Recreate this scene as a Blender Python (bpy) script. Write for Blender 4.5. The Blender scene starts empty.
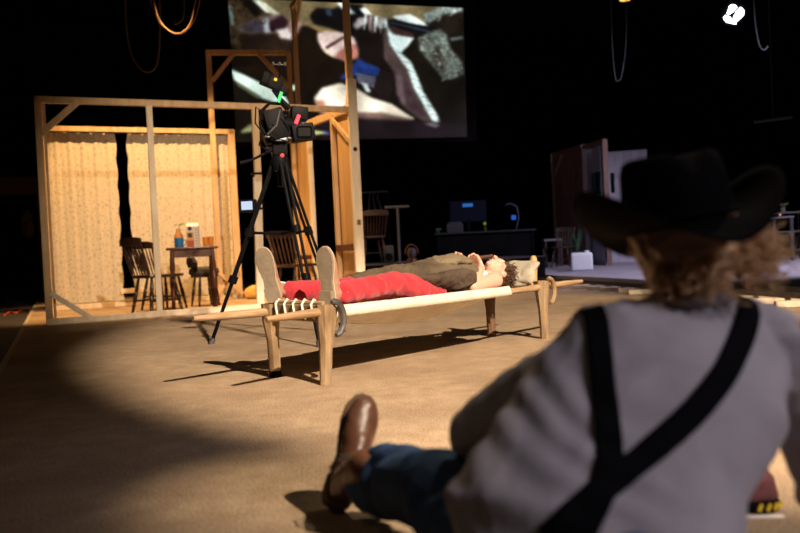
import bpy, bmesh, math, random
import numpy as np
from mathutils import Vector, Matrix, noise
from mathutils.bvhtree import BVHTree
random.seed(7)
SC = bpy.context.scene
COL = SC.collection
PI = math.pi

# ------------------------------------------------------------------ camera
F_PX, CAM_H, HOR, ROLL = 778.0, 0.65, 251.0, math.radians(2.7)
PITCH = math.atan((266.5 - HOR) * math.cos(ROLL) / F_PX)
_f = Vector((0, math.cos(PITCH), -math.sin(PITCH)))
_u0 = Vector((0, math.sin(PITCH), math.cos(PITCH)))
_r0 = Vector((1, 0, 0))
_r = math.cos(ROLL) * _r0 - math.sin(ROLL) * _u0
_u = math.sin(ROLL) * _r0 + math.cos(ROLL) * _u0
CAM = Vector((0, 0, CAM_H))
cd = bpy.data.cameras.new('camera')
cd.sensor_width = 36.0
cd.lens = 36.0 * F_PX / 800.0
cd.clip_end = 200
cd.dof.use_dof = True
cd.dof.focus_distance = 4.6
cd.dof.aperture_fstop = 2.0
cam = bpy.data.objects.new('camera', cd)
COL.objects.link(cam)
m = Matrix((( _r.x, _u.x, -_f.x, CAM.x), (_r.y, _u.y, -_f.y, CAM.y), (_r.z, _u.z, -_f.z, CAM.z), (0, 0, 0, 1)))
cam.matrix_world = m
SC.camera = cam

def ray(x, y):
    return _f + _r * ((x - 400) / F_PX) - _u * ((y - 266.5) / F_PX)
def G(x, y, z=0.0):
    d = ray(x, y); return CAM + d * ((z - CAM_H) / d.z)
def P(x, y, Y):
    d = ray(x, y); return CAM + d * (Y / d.y)

# ------------------------------------------------------------------ world, lights, exposure
w = bpy.data.worlds.new('world'); SC.world = w; w.use_nodes = True
w.node_tree.nodes['Background'].inputs[0].default_value = (0.55, 0.5, 0.6, 1)
w.node_tree.nodes['Background'].inputs[1].default_value = 0.006
SC.view_settings.view_transform = 'Standard'
SC.view_settings.look = 'None'
SC.view_settings.gamma = 1.0
SC.view_settings.use_curve_mapping = False
SC.view_settings.exposure = 0.0

def spot(name, loc, target, power, color, angle, blend, radius=0.06):
    l = bpy.data.lights.new(name, 'SPOT')
    l.energy = power; l.color = color; l.spot_size = math.radians(angle); l.spot_blend = blend
    l.shadow_soft_size = radius
    o = bpy.data.objects.new(name, l); COL.objects.link(o)
    o.location = loc
    o.rotation_euler = (Vector(target) - Vector(loc)).to_track_quat('-Z', 'Y').to_euler()
    return o
KEY_T = Vector((1.2, 5.2, 0.0))
KEY_L = Vector((4.5, -3.7, 7.6))
spot('key_spot', KEY_L, KEY_T, 15200, (1.0, 0.79, 0.60), 29.3, 0.33, 0.06)
# added frontal wash, no known lamp, brightening the lower half of the timber frame
spot('added_frame_wash', (2.6, -2.0, 4.6), (-2.0, 9.9, 0.95), 5200, (1.0, 0.76, 0.54), 24, 0.9, 0.06)
# warm lamps hung above the timber room
spot('room_spot', (-3.05, 10.3, 5.9), (-3.62, 11.62, 0.5), 2500, (1.0, 0.56, 0.22), 58, 0.45, 0.04)
spot('tower_spot', (-2.35, 10.55, 5.4), (-0.95, 11.35, 0.9), 1200, (1.0, 0.57, 0.22), 58, 0.6, 0.04)
# cool wash on the far platform
spot('platform_spot', (7.5, 9.0, 6.4), (5.2, 13.5, 0.1), 2700, (0.80, 0.74, 1.0), 75, 0.6, 0.08)
# side lamp that grazes past the hat onto the stretched-out boot, and one on the sand beyond the arm
spot('side_spot', (4.3, 1.2, 6.3), (0.0, 2.12, 0.10), 3200, (1.0, 0.80, 0.60), 9.5, 0.9, 0.05)
spot('sand_spot', (2.6, 5.2, 6.2), (1.15, 2.0, 0.0), 900, (1.0, 0.82, 0.62), 24, 0.8, 0.06)
spot('added_shirt_fill', (3.3, -1.6, 3.2), (0.70, 1.4, 0.42), 400, (0.92, 0.84, 1.0), 26, 0.9, 0.35)  # added fill, no real house lamp, lifts the seated person's shirt
spot('floor_fill', (-2.5, -1.0, 6.5), (-0.6, 2.6, 0.0), 60, (1.0, 0.72, 0.52), 60, 0.9, 0.3)

# ------------------------------------------------------------------ materials
MATS = {}
def M(name, c1, c2=None, scale=6.0, rough=0.7, bump=0.0, bscale=None, metallic=0.0, stretch=(1, 1, 1), spec=0.4, detail=4.0, sheen=0.0, c3=None):
    if name in MATS: return MATS[name]
    mt = bpy.data.materials.new(name); mt.use_nodes = True
    nt = mt.node_tree; b = nt.nodes['Principled BSDF']
    b.inputs['Roughness'].default_value = rough
    b.inputs['Metallic'].default_value = metallic
    b.inputs['Specular IOR Level'].default_value = spec
    if sheen: b.inputs['Sheen Weight'].default_value = sheen
    c2 = c2 or tuple(x * 0.8 for x in c1)
    tc = nt.nodes.new('ShaderNodeTexCoord'); mp = nt.nodes.new('ShaderNodeMapping')
    mp.inputs['Scale'].default_value = stretch
    nt.links.new(tc.outputs['Object'], mp.inputs['Vector'])
    n = nt.nodes.new('ShaderNodeTexNoise'); n.inputs['Scale'].default_value = scale; n.inputs['Detail'].default_value = detail
    nt.links.new(mp.outputs[0], n.inputs['Vector'])
    r = nt.nodes.new('ShaderNodeValToRGB')
    r.color_ramp.elements[0].position = 0.32; r.color_ramp.elements[1].position = 0.68
    r.color_ramp.elements[0].color = (*c1, 1); r.color_ramp.elements[1].color = (*c2, 1)
    nt.links.new(n.outputs['Fac'], r.inputs[0])
    out = r.outputs[0]
    if c3:
        n3 = nt.nodes.new('ShaderNodeTexNoise'); n3.inputs['Scale'].default_value = scale * 0.17; n3.inputs['Detail'].default_value = 3
        nt.links.new(mp.outputs[0], n3.inputs['Vector'])
        r3 = nt.nodes.new('ShaderNodeValToRGB'); r3.color_ramp.elements[0].position = 0.45; r3.color_ramp.elements[1].position = 0.72
        nt.links.new(n3.outputs['Fac'], r3.inputs[0])
        mx = nt.nodes.new('ShaderNodeMix'); mx.data_type = 'RGBA'
        nt.links.new(r3.outputs[0], mx.inputs[0]); nt.links.new(out, mx.inputs[6]); mx.inputs[7].default_value = (*c3, 1)
        out = mx.outputs[2]
    nt.links.new(out, b.inputs['Base Color'])
    if bump:
        n2 = nt.nodes.new('ShaderNodeTexNoise'); n2.inputs['Scale'].default_value = bscale or scale * 3; n2.inputs['Detail'].default_value = 5
        nt.links.new(mp.outputs[0], n2.inputs['Vector'])
        bp = nt.nodes.new('ShaderNodeBump'); bp.inputs['Strength'].default_value = bump; bp.inputs['Distance'].default_value = 0.01
        nt.links.new(n2.outputs['Fac'], bp.inputs['Height']); nt.links.new(bp.outputs[0], b.inputs['Normal'])
    MATS[name] = mt
    return mt
def EM(name, color, strength):
    mt = bpy.data.materials.new(name); mt.use_nodes = True
    b = mt.node_tree.nodes['Principled BSDF']
    b.inputs['Base Color'].default_value = (*[c * 0.08 for c in color], 1); b.inputs['Specular IOR Level'].default_value = 0.1
    b.inputs['Emission Color'].default_value = (*color, 1); b.inputs['Emission Strength'].default_value = strength
    return mt
pine = M('pine', (0.66, 0.47, 0.27), (0.52, 0.34, 0.17), 5, 0.6, 0.15, 30, stretch=(3, 3, 0.6))
pine_pale = M('pine_pale', (0.78, 0.68, 0.52), (0.66, 0.54, 0.38), 6, 0.6, 0.15, 30, stretch=(3, 3, 0.6))
plank_wood = M('plank_wood', (0.68, 0.44, 0.20), (0.52, 0.30, 0.11), 4, 0.55, 0.1, 20, stretch=(5, 5, 0.5), c3=(0.60, 0.40, 0.2))
cot_wood = M('cot_wood', (0.40, 0.27, 0.14), (0.20, 0.125, 0.06), 14, 0.65, 0.5, 26, stretch=(2, 2, 0.4), c3=(0.30, 0.235, 0.16))
rail_wood = M('rail_wood', (0.46, 0.32, 0.18), (0.28, 0.17, 0.08), 14, 0.6, 0.4, 26, stretch=(0.4, 3, 3))
dark_wood = M('dark_wood', (0.055, 0.028, 0.016), (0.025, 0.012, 0.008), 8, 0.28, 0.1, 30, stretch=(2, 2, 0.5))
red_wood = M('red_wood', (0.13, 0.045, 0.022), (0.07, 0.024, 0.012), 8, 0.3, 0.1, 30, stretch=(2, 2, 0.5))
black_metal = M('black_metal', (0.004, 0.004, 0.005), (0.006, 0.006, 0.007), 20, 0.45, 0.05, 60, spec=.03)
grey_metal = M('grey_metal', (0.20, 0.20, 0.20), (0.12, 0.12, 0.13), 14, 0.4, 0.3, 40, metallic=0.7)
canvas = M('canvas', (0.78, 0.72, 0.60), (0.70, 0.63, 0.50), 30, 0.9, 0.25, 220, c3=(0.66, 0.58, 0.45))
cord_m = M('cord', (0.80, 0.75, 0.66), (0.66, 0.6, 0.5), 60, 0.9, 0.3, 200)
black_cloth = M('black_cloth', (0.004, 0.004, 0.0045), (0.007, 0.006, 0.006), 3, 0.95, spec=0.05)
# ------------------------------------------------------------------ builders
def link(name, me, mat=None, parent=None):
    o = bpy.data.objects.new(name, me); COL.objects.link(o)
    if mat: me.materials.append(mat)
    if parent: o.parent = parent
    return o
def obj(name, bm, mat=None, parent=None, smooth=False):
    me = bpy.data.meshes.new(name)
    bmesh.ops.recalc_face_normals(bm, faces=bm.faces)
    bm.to_mesh(me); bm.free()
    if smooth:
        me.polygons.foreach_set('use_smooth', [True] * len(me.polygons))
        if smooth != 'full': me.set_sharp_from_angle(angle=math.radians(40))
    return link(name, me, mat, parent)
def tag(o, label=None, cat=None, group=None, kind=None):
    if label: o['label'] = label
    if cat: o['category'] = cat
    if group: o['group'] = group
    if kind: o['kind'] = kind
    return o
def empty(name, loc=(0, 0, 0), rz=0.0, label=None, cat=None, group=None):
    o = bpy.data.objects.new(name, None); COL.objects.link(o)
    o.location = loc; o.rotation_euler = (0, 0, rz); o.empty_display_size = 0.1
    return tag(o, label, cat, group)
def V(*a): return Vector(a)
def hexa(bm, pts):
    v = [bm.verts.new(p) for p in pts]
    for f in ((0, 3, 2, 1), (4, 5, 6, 7), (0, 1, 5, 4), (1, 2, 6, 5), (2, 3, 7, 6), (3, 0, 4, 7)):
        bm.faces.new([v[i] for i in f])
def box(bm, lo, hi):
    (x0, y0, z0), (x1, y1, z1) = lo, hi
    hexa(bm, [(x0, y0, z0), (x1, y0, z0), (x1, y1, z0), (x0, y1, z0), (x0, y0, z1), (x1, y0, z1), (x1, y1, z1), (x0, y1, z1)])
def bevel(bm, w=0.004, seg=1):
    bmesh.ops.bevel(bm, geom=list(bm.edges), offset=w, segments=seg, affect='EDGES', profile=0.6)
def boxed(lo, hi, bv=0.004, seg=1):
    bm = bmesh.new(); box(bm, lo, hi)
    if bv: bevel(bm, bv, seg)
    return bm
def beam_bm(a, b, w, d, side=None, bv=0.003):
    """box bar from a to b; w measured along `side`, d across it"""
    a, b = Vector(a), Vector(b); t = (b - a).normalized()
    s = Vector(side) if side is not None else (V(0, 0, 1) if abs(t.z) < 0.9 else V(1, 0, 0))
    s = (s - t * s.dot(t)).normalized(); q = t.cross(s)
    bm = bmesh.new(); pts = []
    for c in (a, b):
        for i, j in ((-1, -1), (1, -1), (1, 1), (-1, 1)):
            pts.append(c + s * (i * w / 2) + q * (j * d / 2))
    hexa(bm, pts)
    if bv: bevel(bm, bv)
    return bm
def tube(bm, pts, radii, n=10, cap=True):
    pts = [Vector(p) for p in pts]
    if not hasattr(radii, '__len__'): radii = [radii] * len(pts)
    t0 = (pts[1] - pts[0]).normalized()
    nrm = t0.orthogonal().normalized(); rings = []
    for i, p in enumerate(pts):
        t = (pts[min(i + 1, len(pts) - 1)] - pts[max(i - 1, 0)]).normalized()
        nrm = (nrm - t * nrm.dot(t))
        nrm = nrm.normalized() if nrm.length > 1e-6 else t.orthogonal().normalized()
        bn = t.cross(nrm)
        rings.append([bm.verts.new(p + (nrm * math.cos(2 * PI * k / n) + bn * math.sin(2 * PI * k / n)) * radii[i]) for k in range(n)])
    for A_, B_ in zip(rings, rings[1:]):
        for k in range(n):
            bm.faces.new((A_[k], A_[(k + 1) % n], B_[(k + 1) % n], B_[k]))
    if cap:
        bm.faces.new(rings[0][::-1]); bm.faces.new(rings[-1])
def tubed(pts, radii, n=10):
    bm = bmesh.new(); tube(bm, pts, radii, n); return bm
def lathe(bm, prof, n=20, c=(0, 0, 0), axis=None):
    c = Vector(c)
    R_ = Matrix.Identity(3) if axis is None else Vector(axis).to_track_quat('Z', 'Y').to_matrix()
    rings = []
    for r, z in prof:
        if r < 1e-5: rings.append([bm.verts.new(c + R_ @ V(0, 0, z))])
        else: rings.append([bm.verts.new(c + R_ @ V(r * math.cos(2 * PI * k / n), r * math.sin(2 * PI * k / n), z)) for k in range(n)])
    for A_, B_ in zip(rings, rings[1:]):
        for k in range(n):
            k2 = (k + 1) % n
            if len(A_) == 1 and len(B_) == 1: continue
            if len(A_) == 1: bm.faces.new((A_[0], B_[k2], B_[k]))
            elif len(B_) == 1: bm.faces.new((A_[k], A_[k2], B_[0]))
            else: bm.faces.new((A_[k], A_[k2], B_[k2], B_[k]))
    if len(rings[0]) > 1: bm.faces.new(rings[0][::-1])
    if len(rings[-1]) > 1: bm.faces.new(rings[-1])
def lathed(prof, n=20, c=(0, 0, 0), axis=None):
    bm = bmesh.new(); lathe(bm, prof, n, c, axis); return bm
def prism(bm, poly, z0, z1):
    a = [bm.verts.new((x, y, z0)) for x, y in poly]; b = [bm.verts.new((x, y, z1)) for x, y in poly]
    n = len(poly); bm.faces.new(a[::-1]); bm.faces.new(b)
    for i in range(n): bm.faces.new((a[i], a[(i + 1) % n], b[(i + 1) % n], b[i]))
def grid_sheet(fn, nu, nv, thick=0.0):
    bm = bmesh.new()
    g = [[bm.verts.new(fn(i / nu, j / nv)) for j in range(nv + 1)] for i in range(nu + 1)]
    for i in range(nu):
        for j in range(nv):
            bm.faces.new((g[i][j], g[i + 1][j], g[i + 1][j + 1], g[i][j + 1]))
    if thick:
        bmesh.ops.recalc_face_normals(bm, faces=bm.faces)
        bmesh.ops.solidify(bm, geom=list(bm.faces), thickness=thick)
    return bm
def copy_tree(o, parent=None):
    c = o.copy(); COL.objects.link(c); c.parent = parent
    for ch in [x for x in bpy.data.objects if x.parent is o]: copy_tree(ch, c)
    return c
class Solid:
    """closed pieces that are fused into one smooth skin"""
    def __init__(s): s.bm = bmesh.new()
    def chain(s, pts, n=14):
        pts = [(Vector(p), r) for p, r in pts]
        for (p, r) in pts: s.ell(p, (r, r, r))
        for (p, r), (q, t) in zip(pts, pts[1:]):
            if (q - p).length > 1e-4: tube(s.bm, [p, q], [r, t], n)
        return s
    def ell(s, c, rad, rot=None):
        R_ = (rot if rot is not None else Matrix.Identity(3)).to_4x4()
        mtx = Matrix.Translation(Vector(c)) @ R_ @ Matrix.Diagonal((*rad, 1))
        bmesh.ops.create_icosphere(s.bm, subdivisions=3, radius=1, matrix=mtx)
        return s
    def loft(s, rings, n=28, power=2.0):
        """rings: (centre, vec_u, vec_v) half axes"""
        rr = []
        for c, a, b in rings:
            c, a, b = Vector(c), Vector(a), Vector(b); row = []
            for k in range(n):
                th = 2 * PI * k / n; ct, st = math.cos(th), math.sin(th)
                e = 2.0 / power
                row.append(s.bm.verts.new(c + a * math.copysign(abs(ct) ** e, ct) + b * math.copysign(abs(st) ** e, st)))
            rr.append(row)
        for A_, B_ in zip(rr, rr[1:]):
            for k in range(n): s.bm.faces.new((A_[k], A_[(k + 1) % n], B_[(k + 1) % n], B_[k]))
        s.bm.faces.new(rr[0][::-1]); s.bm.faces.new(rr[-1])
        return s
    def build(s, name, voxel, mat, parent=None, smooth=4, disp=None):
        bmesh.ops.recalc_face_normals(s.bm, faces=s.bm.faces)
        me = bpy.data.meshes.new(name + '_tmp'); s.bm.to_mesh(me); s.bm.free()
        o = bpy.data.objects.new(name + '_tmp', me); COL.objects.link(o)
        md = o.modifiers.new('r', 'REMESH'); md.mode = 'VOXEL'; md.voxel_size = voxel; md.use_smooth_shade = True
        if smooth:
            sm = o.modifiers.new('s', 'SMOOTH'); sm.factor = 0.5; sm.iterations = smooth
        dg = bpy.context.evaluated_depsgraph_get()
        out = bpy.data.meshes.new_from_object(o.evaluated_get(dg))
        bpy.data.objects.remove(o); bpy.data.meshes.remove(me)
        out.name = name
        if disp:
            nv = len(out.vertices)
            nr = [v.normal.copy() for v in out.vertices]
            for i, v in enumerate(out.vertices):
                v.co += nr[i] * disp(v.co, nr[i])
            out.update()
        out.polygons.foreach_set('use_smooth', [True] * len(out.polygons))
        return link(name, out, mat, parent)
def fbm(p, s, off=0.0): return noise.noise(Vector((p.x * s + off, p.y * s - off, p.z * s + 0.7 * off)))
# ------------------------------------------------------------------ hall axes: the set's own frame
F0 = G(50, 325); F2 = G(359, 302)
ANG = math.atan2(F2.y - F0.y, F2.x - F0.x)
E1 = V(math.cos(ANG), math.sin(ANG), 0); E2 = V(-math.sin(ANG), math.cos(ANG), 0)
def SL(a, b, z=0.0): return F0 + E1 * a + E2 * b + V(0, 0, z)

# ------------------------------------------------------------------ structure
sand = M('sand_floor', (0.44, 0.32, 0.20), (0.33, 0.23, 0.135), 9, 0.9, 0.5, 120, c3=(0.27, 0.185, 0.11), detail=10)
nt = sand.node_tree
vor = nt.nodes.new('ShaderNodeTexVoronoi'); vor.inputs['Scale'].default_value = 22
tcn = [n for n in nt.nodes if n.type == 'TEX_COORD'][0]
nt.links.new(tcn.outputs['Object'], vor.inputs['Vector'])
rmp = nt.nodes.new('ShaderNodeValToRGB'); rmp.color_ramp.elements[0].position = 0.04; rmp.color_ramp.elements[1].position = 0.09
rmp.color_ramp.elements[0].color = (1, 1, 1, 1); rmp.color_ramp.elements[1].color = (0, 0, 0, 1)
nt.links.new(vor.outputs['Distance'], rmp.inputs[0])
bs = nt.nodes['Principled BSDF']; src = bs.inputs['Base Color'].links[0].from_socket
fine = nt.nodes.new('ShaderNodeTexNoise'); fine.inputs['Scale'].default_value = 130; fine.inputs['Detail'].default_value = 3
nt.links.new(tcn.outputs['Object'], fine.inputs['Vector'])
fr = nt.nodes.new('ShaderNodeValToRGB'); fr.color_ramp.elements[0].position = 0.35; fr.color_ramp.elements[1].position = 0.65
fr.color_ramp.elements[0].color = (0.60, 0.60, 0.60, 1); fr.color_ramp.elements[1].color = (1.32, 1.32, 1.32, 1)
nt.links.new(fine.outputs['Fac'], fr.inputs[0])
mul = nt.nodes.new('ShaderNodeMix'); mul.data_type = 'RGBA'; mul.blend_type = 'MULTIPLY'; mul.inputs[0].default_value = 1
nt.links.new(src, mul.inputs[6]); nt.links.new(fr.outputs[0], mul.inputs[7])
mx = nt.nodes.new('ShaderNodeMix'); mx.data_type = 'RGBA'; mx.inputs[7].default_value = (0.62, 0.52, 0.38, 1)
nt.links.new(rmp.outputs[0], mx.inputs[0]); nt.links.new(mul.outputs[2], mx.inputs[6])
nt.links.new(mx.outputs[2], bs.inputs['Base Color'])
dark_floor = M('dark_floor', (0.030, 0.027, 0.026), (0.05, 0.045, 0.042), 4, 0.6, 0.1, 40)
pale_floor = M('pale_floor', (0.40, 0.36, 0.40), (0.32, 0.29, 0.32), 2.5, 0.75, 0.1, 60, c3=(0.46, 0.42, 0.44))
wall_m = M('black_wall', (0.006, 0.0055, 0.0055), (0.010, 0.009, 0.009), 2, 0.95, spec=0.05)

def struct(name, bm, mat, parent=None, label=None):
    o = obj(name, bm, mat, parent); o['kind'] = 'structure'
    if label: o['label'] = label
    return o
def poly_slab(pts, z0, z1):
    bm = bmesh.new(); prism(bm, [(p[0], p[1]) for p in pts], z0, z1); return bm
struct('floor', boxed((-26, -12, -0.10), (26, 34, -0.02), 0), dark_floor, label='dark hall floor beyond the sand')
pA = G(800, 287, 0.12); pB = G(560, 275.5, 0.12)
pd = (pB - pA).normalized()
edge_near = pA - pd * 9.0; edge_far = pB + pd * 12.0
lw = SL(-0.27, -16); lf = SL(-0.27, 7.5); rf = SL(6.0, 7.5)
def on_edge(t): return pA + pd * t
sand_pts = [(lw.x, lw.y), (on_edge(-9).x + 0.0, lw.y), (on_edge(-9).x, on_edge(-9).y), (on_edge(0).x, on_edge(0).y), (on_edge(8).x, on_edge(8).y), (rf.x, rf.y), (lf.x, lf.y)]
struct('floor_sand', poly_slab(sand_pts, -0.02, 0.0), sand, label='sandy brown stage ground lit by the warm key light')
pn = V(pd.y, -pd.x, 0)
if pn.x < 0: pn = -pn
plat = [on_edge(-9), on_edge(7.6), G(536, 264, .12), G(556, 257.5, .12) , on_edge(11.0) + pn * 13, on_edge(-9) + pn * 9]
struct('floor_platform', poly_slab(plat, -0.02, 0.12), pale_floor, label='pale grey raised stage floor behind the rail track')
# walls along the hall axes
bw0, bw1 = SL(-16, 16), SL(22, 16)
def wall_bm(a, b, h, t=0.15):
    d = (b - a).normalized(); n = V(-d.y, d.x, 0) * t
    bm = bmesh.new()
    hexa(bm, [a + V(0, 0, -.02), b + V(0, 0, -.02), b + n + V(0, 0, -.02), a + n + V(0, 0, -.02), a + V(0, 0, h), b + V(0, 0, h), b + n + V(0, 0, h), a + n + V(0, 0, h)])
    return bm
struct('wall_back', wall_bm(bw0, bw1, 8.0), wall_m)
struct('wall_left', wall_bm(SL(-7, -14), SL(-7, 16), 8.0), wall_m)
struct('wall_right', wall_bm(SL(22, 16), SL(22, -14), 8.0), wall_m)
struct('ceiling', boxed((-26, -12, 8.0), (26, 34, 8.1), 0), wall_m)
# tape line along the sand's edge
tape = M('tape', (0.50, 0.42, 0.33), (0.36, 0.3, 0.22), 12, 0.8)
bm = bmesh.new(); a0, a1 = SL(-0.27, -6), SL(-0.27, 7.4)
hexa(bm, [a0 - E1 * .02, a0 + E1 * .02, a1 + E1 * .02, a1 - E1 * .02, a0 - E1 * .02 + V(0, 0, .002), a0 + E1 * .02 + V(0, 0, .002), a1 + E1 * .02 + V(0, 0, .002), a1 - E1 * .02 + V(0, 0, .002)])
struct('trim_1', bm, tape, label='pale tape line along the edge of the sand')
# cross line on the dark floor at the left
bm = bmesh.new(); c0, c1 = G(0, 293.5) , G(40, 292)
c0.z = c1.z = -0.02
hexa(bm, [c0, c1, c1 + E2 * .12, c0 + E2 * .12, c0 + V(0, 0, .002), c1 + V(0, 0, .002), c1 + E2 * .12 + V(0, 0, .002), c0 + E2 * .12 + V(0, 0, .002)])
struct('trim_2', bm, tape, label='pale tape line across the dark floor')
# short white tape mark under the seated person's arm
t0, t1 = G(733, 517.5), G(784, 516.5)
tm = beam_bm(t0 + V(0, 0, .001), t1 + V(0, 0, .001), 0.016, 0.002, side=(0, 1, 0), bv=0)
tag(obj('tape_mark', tm, M('white_tape', (0.85, 0.82, 0.76), (0.8, 0.76, 0.7), 20, 0.7)), 'short white strip of floor tape on the sand', 'tape mark')

# ------------------------------------------------------------------ timber room set
rs = empty('timber_room_set', F0, ANG, 'open pine stud room set with braced posts and a tall planked tower at one end', 'stage set')
PW, PD = 0.075, 0.05
def stick(name, a, b, w=PW, d=PD, side=None, mat=pine, parent=rs):
    return obj(name, beam_bm(a, b, w, d, side), mat, parent)
HT = 2.58; HB = 2.74; WA = 3.78; BB = 3.0
X_, Y_, Z_ = V(1, 0, 0), V(0, 1, 0), V(0, 0, 1)
stick('post', (0, 0, 0.0), (0, 0, HT), PW, PD, X_)
stick('post', (1.2, 0, 0.07), (1.2, 0, HT - .07), 0.07, PD, X_, pine_pale)
p_up = stick('post', (2.47, 0, 1.6), (2.47, 0, HT - .07), 0.085, PD, X_)
stick('post', (2.42, 0, 0), (2.46, 0, 1.66), 0.10, PD, X_, pine_pale)
for zz in (2.05 - .36, 1.32, 1.25):
    o = obj('tie_band', boxed((2.39, -.045, zz), (2.53, .045, zz + .028), .004), black_metal, rs)
stick('beam', (-.035, 0, HT - .035), (WA + .04, 0, HT - .035), 0.075, PD, Z_)
stick('bottom_beam', (-.035, 0, 0.036), (2.40, 0, 0.036), 0.07, 0.06, Z_, pine_pale)
stick('brace', (0.02, -.03, HT - .42), (0.42, -.03, HT - .05), 0.07, 0.03, Y_.cross(V(1, 0, 1)))
stick('brace', (0.02, -.03, .36), (0.46, -.03, .03), 0.06, 0.03, Y_.cross(V(1, 0, 1)), pine_pale)
# left side wall
stick('side_beam', (0.03, .04, HT - .03), (0.03, BB, HB - .03), 0.07, PD, Z_)
stick('side_beam', (0.03, .06, .036), (0.03, BB, .036), 0.07, PD, Z_)
stick('side_post', (0.06, .12, .07), (0.06, .12, HT - .05), 0.10, 0.03, Y_)
stick('side_brace', (0.06, .10, HT - .9), (0.06, .6, HT - .1), 0.07, 0.03, X_.cross(V(0, 1, 1)))
# back frame, carrying the curtains
stick('back_post', (0.02, BB, 0), (0.02, BB, HB), PW, PD, X_)
stick('back_post', (2.80, BB, 0), (2.80, BB, HB), 0.11, PD, X_)
stick('back_beam', (-.02, BB, HB - .03), (2.86, BB, HB - .03), 0.075, PD, Z_)
stick('back_bottom_beam', (-.02, BB, .04), (2.86, BB, .04), 0.075, PD, Z_, pine_pale)
stick('back_rail', (0.98, BB - .06, .235), (1.98, BB - .06, .245), 0.07, 0.03, Z_, pine_pale)
stick('brace', (2.42, BB - .05, .08), (2.80, BB - .05, .50), 0.06, 0.03, Y_.cross(V(1, 0, 1)))
stick('brace', (2.44, BB - .09, .48), (2.84, BB - .09, .08), 0.06, 0.03, Y_.cross(V(1, 0, -1)))

# ------------------------------------------------------------------ tall tower frame beside it
tw = empty('tower', (WA, 0, 0), 0); tw.parent = rs
HTW = 4.75
def tstick(name, a, b, w=PW, d=PD, side=None, mat=pine): return stick(name, a, b, w, d, side, mat, tw)
tstick('post', (0, 0, 0), (0, 0, 2.95), 0.125, 0.06, X_, pine_pale)
tstick('post', (-.02, 0.0, 2.95), (-.02, 0.0, HTW), 0.085, 0.06, X_)
tstick('post', (0.06, 2.62, 0), (0.06, 2.62, HTW), 0.075, 0.06, X_)
tstick('post', (-.04, 2.68, 0), (-.04, 2.68, 3.98), 0.07, 0.05, X_)
tstick('post', (-1.28, 3.0 - .02, 0), (-1.28, 3.0 - .02, 4.0), 0.085, 0.05, X_)
tstick('top_beam', (-.02, -.04, HTW - .04), (.04, 2.66, HTW - .04), 0.08, 0.06, Z_)
tstick('cross_beam', (-1.32, 2.95, 3.96), (-.0, 2.72, 3.98), 0.085, 0.05, Z_)
tstick('brace', (-1.25, 2.90, 3.50), (-.92, 2.85, 3.92), 0.07, 0.03, Y_.cross(V(1, 0, 1)))
tstick('brace', (-.08, 2.64, 3.40), (-.52, 2.72, 3.92), 0.07, 0.03, Y_.cross(V(-1, 0, 1)))
tstick('brace', (.03, .26, 2.62), (.03, .04, 3.35), 0.06, 0.04, X_.cross(V(0, -1, 3)))
tstick('brace', (.03, 2.56, 4.2), (.03, 2.1, 4.68), 0.06, 0.04, X_.cross(V(0, -1, 1)))
tstick('wall_header', (0, 0.03, 2.58), (0, 1.95, 2.68), 0.11, 0.06, Z_)
tstick('wall_header', (0, 1.75, 2.62), (0, 3.1, 2.60), 0.09, 0.06, Z_)
tstick('wall_brace', (-.05, .05, 2.15), (-.05, .72, 2.55), 0.07, 0.03, X_.cross(V(0, 1, .6)))
tstick('wall_stud', (-.03, .72, 0), (-.03, .72, 2.6), 0.07, 0.06, Y_)
tstick('wall_stud', (-.03, 1.84, 0), (-.03, 1.84, 2.62), 0.08, 0.07, Y_, pine_pale)
tstick('wall_rail', (-.05, .05, .73), (-.05, .72, .73), 0.09, 0.05, Z_, red_wood)
tstick('wall_rail', (-.05, 1.9, .62), (-.05, 2.5, .62), 0.07, 0.05, Z_, red_wood)
for lo, hi, n in ((0.07, 0.70, 3), (1.90, 3.05, 5)):
    for k in range(n):
        y0 = lo + (hi - lo) * k / n; y1 = lo + (hi - lo) * (k + 1) / n
        o = obj('plank', boxed((.012 + .002 * (k % 2), y0 + .002, .03), (.034, y1 - .002, 2.56), .003), plank_wood, tw)
knot = obj('knot_mark', lathed([(0.0, 0), (.028, 0), (.03, .004), (0, .006)], 10, (0.0, -.034, 2.02), (0, -1, 0)), M('black_ink', (.01, .01, .01), (.015, .012, .01), 5, .8), tw)
# foot block
o = obj('screw_plate', boxed((-.02, -.036, 1.02), (.03, -.03, 1.09), .002), M('old_stain', (.2, .12, .05), (.12, .07, .03), 9, .6), tw)

# ------------------------------------------------------------------ lace curtains
lace = bpy.data.materials.new('lace'); lace.use_nodes = True
nt = lace.node_tree; nt.nodes.clear()
outn = nt.nodes.new('ShaderNodeOutputMaterial')
tc = nt.nodes.new('ShaderNodeTexCoord'); mp = nt.nodes.new('ShaderNodeMapping'); mp.inputs['Scale'].default_value = (1.0, 0.0, 0.62)
nt.links.new(tc.outputs['UV'], mp.inputs['Vector'])
mp.inputs['Scale'].default_value = (1.0, 0.65, 1.0)
v1 = nt.nodes.new('ShaderNodeTexVoronoi'); v1.inputs['Scale'].default_value = 20; v1.feature = 'DISTANCE_TO_EDGE'
v2 = nt.nodes.new('ShaderNodeTexNoise'); v2.inputs['Scale'].default_value = 30; v2.inputs['Detail'].default_value = 3
nt.links.new(mp.outputs[0], v1.inputs['Vector']); nt.links.new(mp.outputs[0], v2.inputs['Vector'])
rp = nt.nodes.new('ShaderNodeValToRGB'); rp.color_ramp.elements[0].position = 0.05; rp.color_ramp.elements[1].position = 0.16
rp.color_ramp.elements[0].color = (1, 1, 1, 1); rp.color_ramp.elements[1].color = (0.60, 0.60, 0.60, 1)
nt.links.new(v1.outputs['Distance'], rp.inputs[0])
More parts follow.
